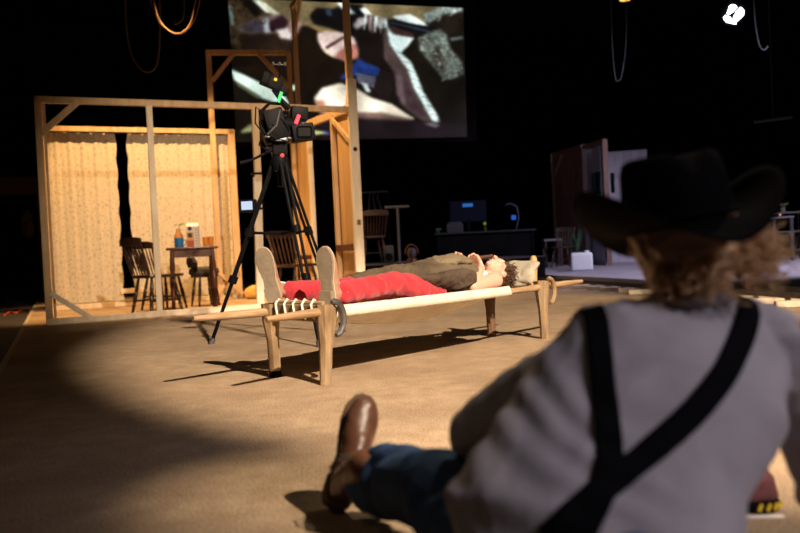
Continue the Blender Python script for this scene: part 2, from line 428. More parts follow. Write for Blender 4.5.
ad = nt.nodes.new('ShaderNodeMath'); ad.operation = 'MULTIPLY_ADD'; ad.inputs[1].default_value = 1.1; ad.inputs[2].default_value = -0.28
nt.links.new(v2.outputs['Fac'], ad.inputs[0])
mxx = nt.nodes.new('ShaderNodeMath'); mxx.operation = 'ADD'; mxx.use_clamp = True
nt.links.new(rp.outputs[0], mxx.inputs[0]); nt.links.new(ad.outputs[0], mxx.inputs[1])
df = nt.nodes.new('ShaderNodeBsdfDiffuse'); df.inputs[0].default_value = (0.82, 0.74, 0.58, 1)
tl = nt.nodes.new('ShaderNodeBsdfTranslucent'); tl.inputs[0].default_value = (0.82, 0.74, 0.58, 1)
m1 = nt.nodes.new('ShaderNodeMixShader'); m1.inputs[0].default_value = 0.3
nt.links.new(df.outputs[0], m1.inputs[1]); nt.links.new(tl.outputs[0], m1.inputs[2])
tr = nt.nodes.new('ShaderNodeBsdfTransparent')
m2 = nt.nodes.new('ShaderNodeMixShader'); nt.links.new(mxx.outputs[0], m2.inputs[0])
nt.links.new(tr.outputs[0], m2.inputs[1]); nt.links.new(m1.outputs[0], m2.inputs[2]); nt.links.new(m2.outputs[0], outn.inputs[0])
MATS['lace'] = lace
def curtain(a0, a1, scallop_left, scallop_right, label, ph):
    nu, nv = int((a1 - a0) * 90), 46
    z0, z1 = 0.09, HB - 0.075
    root = empty('lace_curtain', SL(a0, BB), ANG, label, 'curtain', 'lace curtains of the timber room')
    def fn(u, v):
        z = z0 + (z1 - z0) * v
        x = (a1 - a0) * u
        fold = 0.009 * math.sin(2 * PI * (u * (a1 - a0) * 5.2 + 0.15 * math.sin(3 * v + ph)) + ph) * (0.55 + 0.45 * (1 - v)) + 0.004 * math.sin(2 * PI * u * (a1 - a0) * 11 + ph * 2 + v)
        sc = 0.022 * abs(math.sin(z * 2 * PI / 0.13))
        if scallop_left and u < 0.001: x -= sc
        if scallop_right and u > 0.999: x += sc
        return V(x, 0.075 + fold, z)
    bm = grid_sheet(fn, nu, nv)
    uvl = bm.loops.layers.uv.new('uv')
    for f in bm.faces:
        for l in f.loops: l[uvl].uv = (l.vert.co.x + ph * 3, l.vert.co.z)
    obj('lace_panel', bm, lace, root, 'full')
    return root
curtain(0.06, 1.02, False, True, 'patterned lace curtain hanging next to the corner post of the timber room', 0.4)
curtain(1.21, 2.78, True, False, 'wide patterned lace curtain hanging behind the small dark table', 1.9)

# ------------------------------------------------------------------ projection screen with the live film picture
TL, TR, BR, BL = (228, -2), (463.5, 8), (467, 137), (236.5, 142)
SY = 14.6
def scr(px, py):
    return P(px, py, SY)
def paint(x, y):
    return None
W_, H_ = 300, 190
img = np.zeros((H_, W_, 3)); yy, xx = np.mgrid[0:H_, 0:W_]
U = xx / (W_ - 1); Vv = yy / (H_ - 1)
# pixel coordinates of each grid point in the photograph's frame
PX = (1 - Vv) * ((1 - U) * TL[0] + U * TR[0]) + Vv * ((1 - U) * BL[0] + U * BR[0])
PY = (1 - Vv) * ((1 - U) * TL[1] + U * TR[1]) + Vv * ((1 - U) * BL[1] + U * BR[1])
rng = np.random.default_rng(3)
def smooth_noise(n):
    g = rng.random((n, int(n * W_ / H_) + 2))
    gy = Vv * (g.shape[0] - 1.001); gx = U * (g.shape[1] - 1.001)
    iy, ix = gy.astype(int), gx.astype(int); fy, fx = gy - iy, gx - ix
    return (g[iy, ix] * (1 - fy) * (1 - fx) + g[iy + 1, ix] * fy * (1 - fx) + g[iy, ix + 1] * (1 - fy) * fx + g[iy + 1, ix + 1] * fy * fx)
def blur(a, k):
    for _ in range(k):
        p = np.pad(a, 1, mode='edge')
        a = (p[:-2, 1:-1] + p[2:, 1:-1] + p[1:-1, :-2] + p[1:-1, 2:] + 2 * p[1:-1, 1:-1]) / 6
    return a
def pmask(poly, k=2):
    k = k * 2 + 1
    ins = np.zeros(PX.shape, bool); n = len(poly)
    for i in range(n):
        x0, y0 = poly[i]; x1, y1 = poly[(i + 1) % n]
        if y0 == y1: continue
        c = ((PY >= min(y0, y1)) & (PY < max(y0, y1)))
        xi = x0 + (PY - y0) * (x1 - x0) / (y1 - y0)
        ins ^= c & (PX < xi)
    return blur(ins.astype(float), k)
def fillp(poly, col, k=2, tex=0.0, n=60, op=1.0):
    global img
    mk = pmask(poly, k)[..., None] * op
    c = np.array(col, float) / 255
    t = (1 + .45 * tex * (blur(smooth_noise(n), 1) - 0.5) * 2)[..., None]
    img = img * (1 - mk) + c * t * mk
img[:] = np.array((20, 17, 13)) / 255
img *= (1 + 0.5 * (smooth_noise(40) - .5))[..., None]
fillp([(255, -3), (466, 4), (440, 10), (424, 24), (396, 19), (384, 20), (350, 24), (345, 34), (325, 31), (308, 28), (298, 38), (285, 24), (268, 14)], (112, 100, 72), 2, .3, 90)
fillp([(226, 0), (250, -2), (262, 12), (282, 20), (278, 40), (262, 50), (240, 52), (228, 40)], (92, 74, 50), 4, .8, 60)
fillp([(228, 5), (232, 6), (234, 25), (231, 26)], (150, 185, 180), 1)
fillp([(240, 0), (252, -1), (262, 14), (256, 18), (246, 8)], (22, 18, 14), 3, .5)
fillp([(251, -1), (259, 0), (272, 13), (266, 13)], (225, 230, 215), 1)
fillp([(259, 1), (264, 2), (280, 14), (274, 16)], (205, 205, 180), 1)
fillp([(236, 26), (262, 16), (284, 14), (290, 24), (288, 36), (270, 34), (250, 36), (240, 32)], (120, 106, 100), 4, .4)
fillp([(242, 27), (258, 20), (266, 24), (262, 32), (246, 32)], (84, 80, 96), 3, .3)
fillp([(262, 20), (268, 17), (270, 32), (265, 34)], (190, 195, 205), 3)
fillp([(240, 34), (290, 33), (296, 52), (280, 62), (240, 60)], (40, 30, 24), 4, .5)
fillp([(276, 28), (286, 26), (292, 32), (292, 40), (280, 38)], (205, 195, 190), 3)
fillp([(269, 22), (282, 15), (289, 22), (286, 28), (276, 30), (270, 28)], (48, 26, 34), 2)
fillp([(270, 27), (274, 27), (275, 32), (271, 31)], (12, 8, 10), 1)
fillp([(290, 20), (302, 22), (306, 30), (296, 36), (289, 32)], (150, 120, 112), 3, .3)
fillp([(236, 52), (290, 52), (296, 36), (302, 25), (310, 27), (318, 34), (320, 48), (332, 58), (345, 66), (345, 78), (310, 90), (285, 84), (240, 70)], (24, 17, 12), 3, .3)
fillp([(312, 26), (330, 29), (346, 31), (344, 36), (318, 32)], (150, 128, 78), 2)
# camera barrel / hand at the top
fillp([(311, 13), (316, 8), (332, 9), (346, 4), (362, 5), (366, 20), (362, 34), (346, 35), (330, 28), (314, 24), (310, 18)], (16, 15, 17), 2, .5)
fillp([(325, 9), (331, 9), (332, 16), (327, 16)], (52, 66, 84), 1)
fillp([(337, 2), (346, 1), (350, 8), (356, 14), (348, 14), (341, 8)], (200, 215, 212), 2)
fillp([(359, 8), (366, 8), (372, 15), (364, 14)], (215, 228, 225), 1)
# pink cloth on the chest
fillp([(317, 33), (326, 31), (345, 33), (355, 38), (360, 48), (350, 58), (334, 57), (322, 49), (318, 41)], (218, 196, 188), 2, .15)
fillp([(334, 57), (340, 50), (352, 44), (360, 46), (358, 58), (346, 62)], (168, 112, 98), 3, .2)
fillp([(325, 47), (344, 36), (346, 37), (327, 49)], (40, 22, 16), 1)
fillp([(322, 49), (332, 55), (334, 58), (326, 53)], (240, 238, 190), 1)
fillp([(356, 41), (366, 50), (360, 50)], (235, 240, 238), 1)
# dark torso mass and hand with the long gun
fillp([(353, 18), (362, 14), (388, 20), (392, 34), (394, 48), (396, 64), (380, 66), (362, 60), (356, 44)], (22, 17, 16), 3, .4)
fillp([(353, 25), (358, 18), (366, 17), (370, 22), (362, 26), (356, 30)], (165, 160, 160), 2, .4)
fillp([(366, 16), (374, 15), (377, 28), (372, 34), (368, 26)], (92, 78, 78), 2, .5)
fillp([(374, 16), (387, 19), (388, 27), (380, 29), (376, 24)], (196, 210, 208), 2, .5)
fillp([(392, 16), (410, 14), (424, 22), (428, 26), (400, 22)], (214, 226, 222), 1)
fillp([(388, 20), (398, 20), (436, 30), (432, 34), (420, 36), (390, 25)], (14, 16, 20), 1)
fillp([(390, 21.5), (430, 31), (429, 32), (390, 23)], (64, 78, 96), 1)
fillp([(390, 25), (414, 34), (414, 39), (392, 34)], (66, 44, 44), 1, .3)
fillp([(392, 34), (414, 38), (408, 46), (400, 54), (396, 50), (392, 42)], (208, 224, 222), 1)
# curly fleece, upper right
fillp([(424, 14), (444, 6), (462, 5), (462, 13), (450, 14), (440, 19), (428, 23), (423, 20)], (138, 150, 146), 3, .7, 90)
fillp([(430, 24), (444, 14), (463, 12), (463, 34), (448, 34), (440, 30)], (30, 25, 20), 3, .8, 80)
fillp([(418, 38), (430, 32), (440, 29), (447, 35), (450, 48), (462, 62), (464, 74), (456, 78), (444, 80), (436, 70), (428, 60), (420, 50)], (98, 106, 98), 3, .95, 90)
fillp([(428, 50), (440, 44), (446, 60), (444, 74), (436, 68)], (64, 62, 56), 3, .9, 80)
fillp([(450, 38), (463, 36), (463, 39), (451, 41)], (88, 98, 100), 1)
# forearm
fillp([(383, 26), (392, 36), (398, 52), (410, 62), (417, 78), (422, 92), (430, 104), (438, 118), (440, 125), (432, 127), (418, 118), (404, 108), (400, 90), (392, 70), (384, 58)], (72, 60, 58), 2, .3)
fillp([(386, 24), (394, 36), (400, 52), (411, 62), (418, 78), (423, 92), (430, 103), (438, 116), (439, 124), (433, 122), (424, 106), (414, 88), (408, 70), (398, 56), (390, 44)], (196, 216, 212), 2, .35, 70)
fillp([(404, 70), (410, 88), (418, 104), (426, 116), (418, 117), (406, 104), (402, 88)], (66, 50, 54), 3, .4)
fillp([(396, 68), (402, 76), (406, 104), (402, 106), (396, 92)], (96, 80, 84), 3, .3)
# blue vest stripes
fillp([(338, 80), (356, 64), (378, 68), (394, 74), (392, 92), (386, 104), (370, 86), (355, 86)], (30, 24, 24), 3, .3)
fillp([(340, 78), (352, 66), (359, 58), (364, 62), (380, 68), (378, 76), (360, 74), (345, 80)], (36, 60, 124), 2, .3)
for k in range(9):
    t = k / 8
    fillp([(356 + 2 * t, 73 + 9 * t), (376 - 2 * t, 77 + 10 * t), (376 - 2 * t, 77.6 + 10 * t), (356 + 2 * t, 74 + 9 * t)], (134, 142, 166), 0)
fillp([(361, 82), (367, 84), (371, 92), (366, 92)], (206, 218, 214), 1)
# pale arm
fillp([(314, 98), (322, 88), (340, 83), (356, 88), (372, 98), (392, 104), (404, 112), (415, 119), (402, 121), (386, 117), (366, 115), (340, 118), (322, 112)], (226, 216, 196), 2, .08)
fillp([(314, 100), (324, 100), (328, 112), (320, 114)], (168, 122, 104), 3)
fillp([(345, 112), (380, 112), (415, 120), (400, 124), (360, 122)], (108, 88, 80), 4, .2)
fillp([(315, 116), (440, 122), (466, 125), (466, 137), (315, 138)], (28, 22, 26), 5, .2)
fillp([(424, 124), (432, 122), (440, 125), (436, 128)], (90, 84, 90), 1)
# white strap, lower left
fillp([(231, 69), (240, 73), (284, 94), (292, 108), (276, 103), (258, 97), (234, 80)], (206, 226, 214), 1, .08)
fillp([(234, 80), (262, 97), (258, 99), (238, 86)], (86, 92, 70), 1)
fillp([(292, 85), (297, 85), (297, 91), (292, 91)], (206, 222, 200), 1)
fillp([(240, 132), (250, 124), (262, 126), (268, 130), (242, 133)], (150, 150, 110), 2, .4)
fillp([(268, 128), (290, 130), (268, 133)], (110, 108, 78), 2, .4)
fillp([(314, 130), (330, 133), (314, 135)], (214, 214, 150), 1)
fillp([(322, 131), (332, 134), (326, 135)], (60, 84, 150), 1)
fillp([(296, 100), (300, 116), (306, 122), (304, 126), (296, 118)], (180, 190, 200), 2, .2)
# finer marks: hair strands, fleece curls, fingers, arm hair
def stroke(x0, y0, x1, y1, wd, col, k=0, op=1.0):
    dx, dy = x1 - x0, y1 - y0; l_ = math.hypot(dx, dy) or 1; nx, ny = -dy / l_ * wd / 2, dx / l_ * wd / 2
    fillp([(x0 + nx, y0 + ny), (x1 + nx * .4, y1 + ny * .4), (x1 - nx * .4, y1 - ny * .4), (x0 - nx, y0 - ny)], col, k, 0, 20, op)
fr2 = random.Random(21)
def inside(poly, x, y):
    r_ = False; n = len(poly)
    for i in range(n):
        (x0, y0), (x1, y1) = poly[i], poly[(i + 1) % n]
        if (y0 > y) != (y1 > y) and x < x0 + (y - y0) * (x1 - x0) / (y1 - y0): r_ = not r_
    return r_
fleece = [(418, 38), (430, 32), (440, 29), (447, 35), (450, 48), (462, 62), (464, 74), (456, 78), (444, 80), (436, 70), (428, 60), (420, 50)]
fleece2 = [(424, 14), (444, 6), (462, 5), (462, 13), (450, 14), (440, 19), (428, 23), (423, 20)]
hairp = [(228, 2), (250, 0), (262, 14), (268, 20), (250, 30), (236, 48), (230, 40)]
for poly, n_, cols in ((fleece, 46, ((150, 166, 158), (40, 40, 34), (120, 132, 124))), (fleece2, 22, ((176, 190, 186), (70, 74, 68))), (hairp, 34, ((120, 100, 72), (30, 22, 16), (70, 54, 36)))):
    got = 0
    while got < n_:
        x, y = fr2.uniform(226, 466), fr2.uniform(0, 82)
        if not inside(poly, x, y): continue
        a = fr2.uniform(0, PI); l_ = fr2.uniform(2, 5); got += 1
        stroke(x, y, x + l_ * math.cos(a), y + l_ * math.sin(a), fr2.uniform(1.2, 2.2), fr2.choice(cols), 0, .8)
for k in range(16):
    t = k / 15; x, y = 398 + 36 * t, 52 + 66 * t
    stroke(x, y, x + 7, y + 3, 1.2, (150, 166, 162) if k % 2 else (70, 62, 60), 0, .7)
for k in range(4):
    stroke(366 + 5 * k, 14 + 1.2 * k, 364 + 5.5 * k, 30 + k, 3.2, (120, 108, 106) if k % 2 else (176, 184, 182), 0, .85)
    stroke(368.6 + 5 * k, 15 + 1.2 * k, 367 + 5.5 * k, 31 + k, 1.1, (20, 16, 16), 0, .9)
shade = (.72 + .56 * blur(smooth_noise(9), 4))[..., None]
img *= shade
dark_l = np.clip((PX - 226) / 40, .55, 1)[..., None]
img *= np.where((PY < 66)[..., None], dark_l, 1)
img = np.stack([blur(img[..., k], 2) for k in range(3)], -1)
grain = (1 + .10 * (smooth_noise(100) - .5))[..., None]
img = np.clip(((img * grain) * 1.16) ** 1.12, 0, 1)
lin = np.where(img <= 0.04045, img / 12.92, ((img + 0.055) / 1.055) ** 2.4)
verts = [tuple(scr(PX[j, i], PY[j, i])) for j in range(H_) for i in range(W_)]
faces = [(j * W_ + i, (j + 1) * W_ + i, (j + 1) * W_ + i + 1, j * W_ + i + 1) for j in range(H_ - 1) for i in range(W_ - 1)]
me = bpy.data.meshes.new('picture'); me.from_pydata(verts, [], faces); me.update()
ca = me.color_attributes.new('film', 'FLOAT_COLOR', 'POINT')
ca.data.foreach_set('color', np.concatenate([lin.reshape(-1, 3), np.ones((W_ * H_, 1))], 1).astype(np.float32).ravel())
film = bpy.data.materials.new('film_picture'); film.use_nodes = True
nt = film.node_tree; b = nt.nodes['Principled BSDF']; at = nt.nodes.new('ShaderNodeAttribute'); at.attribute_name = 'film'
b.inputs['Base Color'].default_value = (0.02, 0.02, 0.02, 1); b.inputs['Roughness'].default_value = 0.9
nt.links.new(at.outputs['Color'], b.inputs['Emission Color']); b.inputs['Emission Strength'].default_value = 1.0
sroot = empty('projection_screen', P(350, 140, SY + .05), 0, 'large projection screen with a film close-up of arm, face and hands', 'projection screen')
pic = link('film_picture', me, film); pic.parent = sroot; pic.matrix_parent_inverse = Matrix.Translation(-sroot.location)
bm = bmesh.new()
cs = [scr(x, y) + V(0, .03, 0) for x, y in ((215, -40), (474, -30), (477, 141), (226, 147))]
hexa(bm, [cs[3], cs[2], cs[2] + V(0, .03, 0), cs[3] + V(0, .03, 0), cs[0], cs[1], cs[1] + V(0, .03, 0), cs[0] + V(0, .03, 0)])
o = obj('screen_cloth', bm, black_cloth); o.parent = sroot; o.matrix_parent_inverse = Matrix.Translation(-sroot.location)
# ------------------------------------------------------------------ the cot
CA = G(329, 384); CANG = math.atan2(.731, .682)
CW, CLN = 0.445, 1.98
cot = empty('wooden_cot', CA, CANG, 'rustic wooden camp cot with pole rails and laced white canvas, standing on the sand', 'cot')
RZ = 0.36
def leg_bm(x, y, flip, h=0.40, top=0.052, bot=0.03, splay=.0):
    pts = [(x + splay, y, 0), (x + splay * .9, y, .04), (x + splay * .45, y, .2), (x, y, h * .78), (x, y, h)]
    rad = [bot, bot * 1.02, bot * 1.12, top * .92, top]
    bm = bmesh.new(); tube(bm, pts, rad, 8)
    for v in bm.verts:
        v.co += Vector((noise.noise(v.co * 9), noise.noise(v.co * 9 + V(4, 0, 0)), 0)) * .006
    return bm
for (x, y, s) in ((0, 0, -.02), (0, CW, .012), (CLN, 0, .01), (CLN, CW, .0)):
    lg = obj('leg', leg_bm(x, y, 0, splay=s), cot_wood if (x, y) != (CLN, CW) else M('brown_leg', (.20, .11, .06), (.13, .07, .035), 9, .6, .2), cot, True)
obj('leg_shoe', tubed([(.012, CW, 0), (.012, CW, .035)], [.034, .034], 10), black_metal, cot)
def pole(y, x0, x1, z=RZ):
    pts = [(x0 + (x1 - x0) * t, y + .006 * math.sin(t * 9 + y * 7), z + .006 * math.sin(t * 7 + y * 20)) for t in [i / 14 for i in range(15)]]
    rad = [.014] + [.021 + .002 * math.sin(i * 1.3) for i in range(13)] + [.013]
    return tubed(pts, rad, 10)
obj('side_rail', pole(0.0, -.37, 2.52), rail_wood, cot, True)
obj('side_rail', pole(CW, -.48, 2.45), rail_wood, cot, True)
# iron hooks round the near legs
for x in (0.0, CLN):
    pts = [(x + .062 * math.cos(t) + .012, -.052, .33 + .085 * math.sin(t)) for t in [(-1.5 + 3.3 * i / 12) for i in range(13)]]
    bm = bmesh.new()
    for p, q in zip(pts, pts[1:]):
        pass
    tube(bm, pts, [.012] + [.016] * 11 + [.011], 8)
    obj('iron_hook', bm, grey_metal if x == 0 else M('horn_wood', (.35, .24, .13), (.22, .14, .07), 12, .6, .2), cot, True)
# foot end cross board
obj('end_board', beam_bm((-.005, .045, .355), (-.005, CW - .045, .36), .085, .03, Z_, .006), M('end_board', (.24, .17, .07), (.15, .10, .04), 12, .7, .3), cot)
obj('end_rod', tubed([(.005, .02, .405), (.005, CW - .02, .41)], .012, 8), rail_wood, cot, True)
for k in range(5):
    y = .075 + k * .072
    obj('lacing_cord', tubed([(.05, y + .02, .395), (.0, y + .012, .424), (-.026, y + .004, .40), (-.028, y - .01, .335), (.0, y - .02, .315)], .0065, 6), cord_m, cot, True)
# head end: cross board, raised head posts
obj('head_board', beam_bm((CLN, .05, .36), (CLN, CW - .05, .36), .07, .03, Z_, .006), cot_wood, cot)
obj('head_post', tubed([(CLN - .015, .06, .34), (CLN + .0, .06, .50), (CLN + .005, .06, .555), (CLN + .005, .06, .575)], [.026, .026, .024, .012], 10), M('knob_wood', (.62, .38, .14), (.5, .28, .1), 9, .5, .1), cot, True)
obj('head_post', tubed([(CLN - .015, CW - .06, .34), (CLN + .0, CW - .06, .50), (CLN + .005, CW - .06, .555), (CLN + .005, CW - .06, .575)], [.026, .026, .024, .012], 10), M('knob_wood', (0, 0, 0)), cot, True)
obj('head_bar', tubed([(CLN, .05, .50), (CLN, CW - .05, .50)], .013, 8), rail_wood, cot, True)
# canvas: wraps both rails and sags between them
def sag(s): return 0.125 * max(math.sin(PI * min(max(s / 1.70, 0), 1)), 0) ** .7 + .006
def canvas_fn(u, v):
    s = 0.05 + 1.53 * u + (.012 * math.sin(v * 40) if u > .99 else 0)
    m_ = v > .5; q = (1 - v if m_ else v) * 2          # 0 at the hem, 1 at the middle
    prof = [(0, .020, -.026), (.08, -.020, -.034), (.16, -.033, -.012), (.24, -.030, .014), (.32, -.010, .030), (.40, .022, .020)]
    if q < .40:
        for (q0, y0, z0), (q1, y1, z1) in zip(prof, prof[1:]):
            if q <= q1:
                t = (q - q0) / (q1 - q0); y = y0 + (y1 - y0) * t; z = z0 + (z1 - z0) * t; break
        z -= .002 * noise.noise(V(s * 30, q * 8, 3))
    else:
        t = (q - .40) / .60; y = .022 + t * (CW / 2 - .022); z = .020 - (sag(s) + .02) * math.sin(t * PI / 2) ** .75
        z += .004 * noise.noise(V(s * 6, t * 3, 0))
    if m_: y = CW - y
    return V(s, y, RZ + z)
cv = obj('canvas_sling', grid_sheet(canvas_fn, 60, 50, .003), canvas, cot, 'full')

# pillow propped against the head bar
pl = Solid()
pr = Matrix.Rotation(math.radians(-52), 3, 'Y')
pl.loft([(V(1.915, CW / 2 - .03, .455) + pr @ V(0, y, 0), pr @ V(.105 * (1 - .12 * (abs(y) / .17) ** 3), 0, 0), pr @ V(0, 0, .034 * (1 - (abs(y) / .21) ** 4))) for y in (-.19, -.165, -.1, 0, .1, .165, .19)], 28, 3)
o = pl.build('pillow', .008, M('pillow_cloth', (.50, .46, .36), (.38, .34, .25), 14, .9, .5, 60, c3=(.36, .32, .23)), None, 3,
             lambda c, n: .010 * fbm(c, 14) + .005 * math.sin(c.z * 90 + 6 * fbm(c, 9)))
o.location = CA; o.rotation_euler = (0, 0, CANG)
tag(o, 'creased off-white sack pillow propped against the head bar of the cot', 'pillow')

# ------------------------------------------------------------------ hands
def hand(S, wrist, d, nrm, size=1.0, curl=0.6, side=1, spread=.25, thumb=(.55, .5)):
    """wrist point, d = pointing direction, nrm = palm-side normal; adds palm, four fingers, thumb"""
    wrist, d = Vector(wrist), Vector(d).normalized(); nrm = Vector(nrm); nrm = (nrm - d * nrm.dot(d)).normalized()
    lat = d.cross(nrm) * side
    k = size
    S.loft([(wrist + d * (.002 * k), lat * .026 * k, nrm * .018 * k), (wrist + d * .035 * k, lat * .037 * k, nrm * .016 * k),
            (wrist + d * .075 * k, lat * .042 * k, nrm * .014 * k), (wrist + d * .094 * k, lat * .040 * k, nrm * .011 * k)], 16, 2.5)
    for i, (off, ln) in enumerate(((-.030, .072), (-.010, .080), (.010, .075), (.029, .058))):
        p = wrist + d * .090 * k + lat * off * k; ang = 0.0; r = (.0095, .0098, .0093, .0082)[i] * k
        dirn = (d + lat * (off * spread * 8)).normalized()
        pts = [(p - dirn * .02 * k, r)]
        for j, fr_ in enumerate((.46, .30, .24)):
            ang += curl * (0.75, 1.0, .7)[j]
            q = dirn * math.cos(ang) + nrm * math.sin(ang)
            p = p + q * ln * fr_ * k
            pts.append((p, r * (.93, .88, .78)[j]))
        S.chain(pts, 8)
    p0 = wrist + d * .022 * k - lat * .022 * k + nrm * .004 * k
    t1 = (d * .6 - lat * thumb[0] + nrm * thumb[1]).normalized(); t2 = (d * .85 - lat * .10 + nrm * thumb[1] * .9).normalized()
    p1 = p0 + t1 * .04 * k; p2 = p1 + t2 * .032 * k; p3 = p2 + (t2 + nrm * .3).normalized() * .026 * k
    S.chain([(p0, .014 * k), (p1, .0115 * k), (p2, .0105 * k), (p3, .0088 * k)], 8)
def head(S, c, up, fwd, k=1.0):
    """skull, jaw, nose, ears, brow, lips round centre c"""
    c, up, fwd = Vector(c), Vector(up).normalized(), Vector(fwd).normalized()
    fwd = (fwd - up * fwd.dot(up)).normalized(); rt = fwd.cross(up)
    R_ = Matrix((rt, fwd, up)).transposed()
    def at(x, y, z): return c + (rt * x + fwd * y + up * z) * k
    S.ell(at(0, -.012, .028), (.074 * k, .094 * k, .086 * k), R_)
    S.ell(at(0, .018, -.018), (.064 * k, .074 * k, .085 * k), R_)
    S.ell(at(0, .040, -.066), (.044 * k, .048 * k, .040 * k), R_)
    S.ell(at(0, .070, -.092), (.022 * k, .020 * k, .016 * k), R_)
    S.ell(at(0, .078, .030), (.050 * k, .018 * k, .014 * k), R_)
    S.chain([(at(0, .086, .022), .010 * k), (at(0, .103, -.008), .012 * k), (at(0, .110, -.024), .0135 * k)], 10)
    for sx in (-1, 1):
        S.ell(at(.012 * sx, .100, -.028), (.009 * k, .010 * k, .008 * k), R_)
        S.ell(at(.040 * sx, .060, -.014), (.022 * k, .020 * k, .018 * k), R_)
        S.ell(at(.076 * sx, -.004, -.008), (.010 * k, .020 * k, .032 * k), R_)
        S.ell(at(.032 * sx, .079, .008), (.0145 * k, .0115 * k, .011 * k), R_)
    S.ell(at(0, .088, -.052), (.024 * k, .012 * k, .007 * k), R_)
    S.ell(at(0, .085, -.064), (.021 * k, .012 * k, .007 * k), R_)
    return at, R_
def eyes(at, R_, parent, k=1.0, closed=False):
    wm = M('eye_white', (.75, .72, .68), (.7, .66, .62), 20, .2); im = M('iris', (.05, .035, .02), (.03, .02, .01), 20, .2)
    for sx in (-1, 1):
        s = Solid(); bm = s.bm
        s.ell(at(.032 * sx, .084, .008), (.010 * k, .010 * k, .0085 * k), R_); o = obj('eye', bm, wm, parent, 'full')
        s = Solid(); s.ell(at(.032 * sx, .0925, .008), (.0045 * k, .003 * k, .0045 * k), R_); obj('iris', s.bm, im, o, 'full')
skin = M('skin', (.72, .45, .33), (.64, .37, .26), 9, .5, .06, 90, c3=(.70, .38, .28))
skin_b = skin.node_tree.nodes['Principled BSDF']; skin_b.inputs['Subsurface Weight'].default_value = .08; skin_b.inputs['Subsurface Radius'].default_value = (.02, .008, .004)

# ------------------------------------------------------------------ the person lying on the cot
pz = empty('person', CA, CANG, 'person in red trousers and khaki clothes lying on the cot, hands at mouth', 'person')
SHL, SHR = V(1.53, .07, .43), V(1.53, .37, .42)      # near / far shoulder
ELL, ELR = V(1.27, .045, .405), V(1.30, .46, .43)
WRL, WRR = V(1.485, .135, .515), V(1.40, .33, .52)
HIPL, HIPR = V(.98, .14, .39), V(.98, .31, .395)
KNL, KNR = V(.60, .10, .462), V(.55, .355, .440)
ANL, ANR = V(.145, .055, .445), V(.10, .405, .455)
HC = V(1.735, .205, .475)
hup, hfw = V(.93, .0, .06), V(-.28, -.20, .94)
S = Solid()
at_l, R_l = head(S, HC, hup, hfw, .98)
S.chain([(V(1.56, .215, .425), .058), (V(1.66, .21, .44), .054)])
S.loft([(V(s, .225, z), V(0, hw, 0), V(0, 0, ht)) for s, z, hw, ht in ((.95, .375, .14, .075), (1.05, .385, .145, .085), (1.2, .40, .14, .092), (1.38, .425, .16, .10), (1.50, .43, .175, .085), (1.57, .43, .14, .065))])
for sh, el, wr in ((SHL, ELL, WRL), (SHR, ELR, WRR)):
    S.chain([(sh, .056), (sh.lerp(el, .35), .049), (el, .037), (el.lerp(wr, .3), .038), (wr, .024)])
for hp, kn, an in ((HIPL, KNL, ANL), (HIPR, KNR, ANR)):
    S.chain([(hp, .082), (kn, .053), (kn.lerp(an, .3), .05), (an, .034)])
hand(S, WRL, V(.16, .55, .62), V(-.75, .42, .1), .95, .95, 1)
hand(S, WRR, V(.35, -.55, .35), V(.2, .3, .75), .95, .95, -1)
body = S.build('body', .0048, skin, pz, 3)
eyes(at_l, R_l, body, .98)
# undershirt
S = Solid()
S.loft([(V(s, .225, z), V(0, hw, 0), V(0, 0, ht)) for s, z, hw, ht in ((1.0, .39, .152, .088), (1.2, .405, .152, .102), (1.38, .43, .168, .108), (1.49, .432, .165, .096), (1.535, .432, .12, .088))])
S.build('undershirt', .008, M('white_cotton', (.80, .77, .72), (.72, .68, .62), 20, .9, .2, 80), pz, 3, lambda c, n: .004 * fbm(c, 25))
# red trousers
S = Solid()
S.loft([(V(s, .225, z), V(0, hw, 0), V(0, 0, ht)) for s, z, hw, ht in ((.92, .395, .15, .085), (1.0, .40, .155, .09), (1.10, .405, .15, .095))])
S.chain([(HIPL, .095), (HIPL.lerp(KNL, .5) + V(0, -.01, 0), .086), (KNL, .074), (KNL.lerp(ANL, .5), .066), (ANL + V(.03, 0, .0), .062)])
S.chain([(HIPR, .095), (HIPR.lerp(KNR, .5), .085), (KNR, .072), (KNR.lerp(ANR, .5), .064), (ANR + V(.03, 0, 0), .062)])
def red_folds(c, n):
    t = c.x
    near_knee = math.exp(-((t - .56) / .16) ** 2); near_hem = math.exp(-((t - .15) / .14) ** 2)
    q = V(c.x * 16 + c.z * 12, c.y * 9 - c.x * 4, c.z * 9)
    crease = noise.noise(q) + .5 * noise.noise(q * 2.1)
    ridge = 1 - abs(noise.noise(V(c.x * 13 + 9 * c.y, c.y * 5, c.z * 11 - c.x * 7)))
    return .007 * crease * (.6 + .6 * near_hem + .4 * near_knee) + .010 * (ridge - .7) * (.3 + .3 * near_hem + .6 * near_knee) + .003 * fbm(c, 30, 3)
red = M('red_cloth', (.47, .022, .034), (.36, .014, .024), 14, .85, .25, 120, sheen=.3)
S.build('trousers', .0075, red, pz, 4, red_folds)
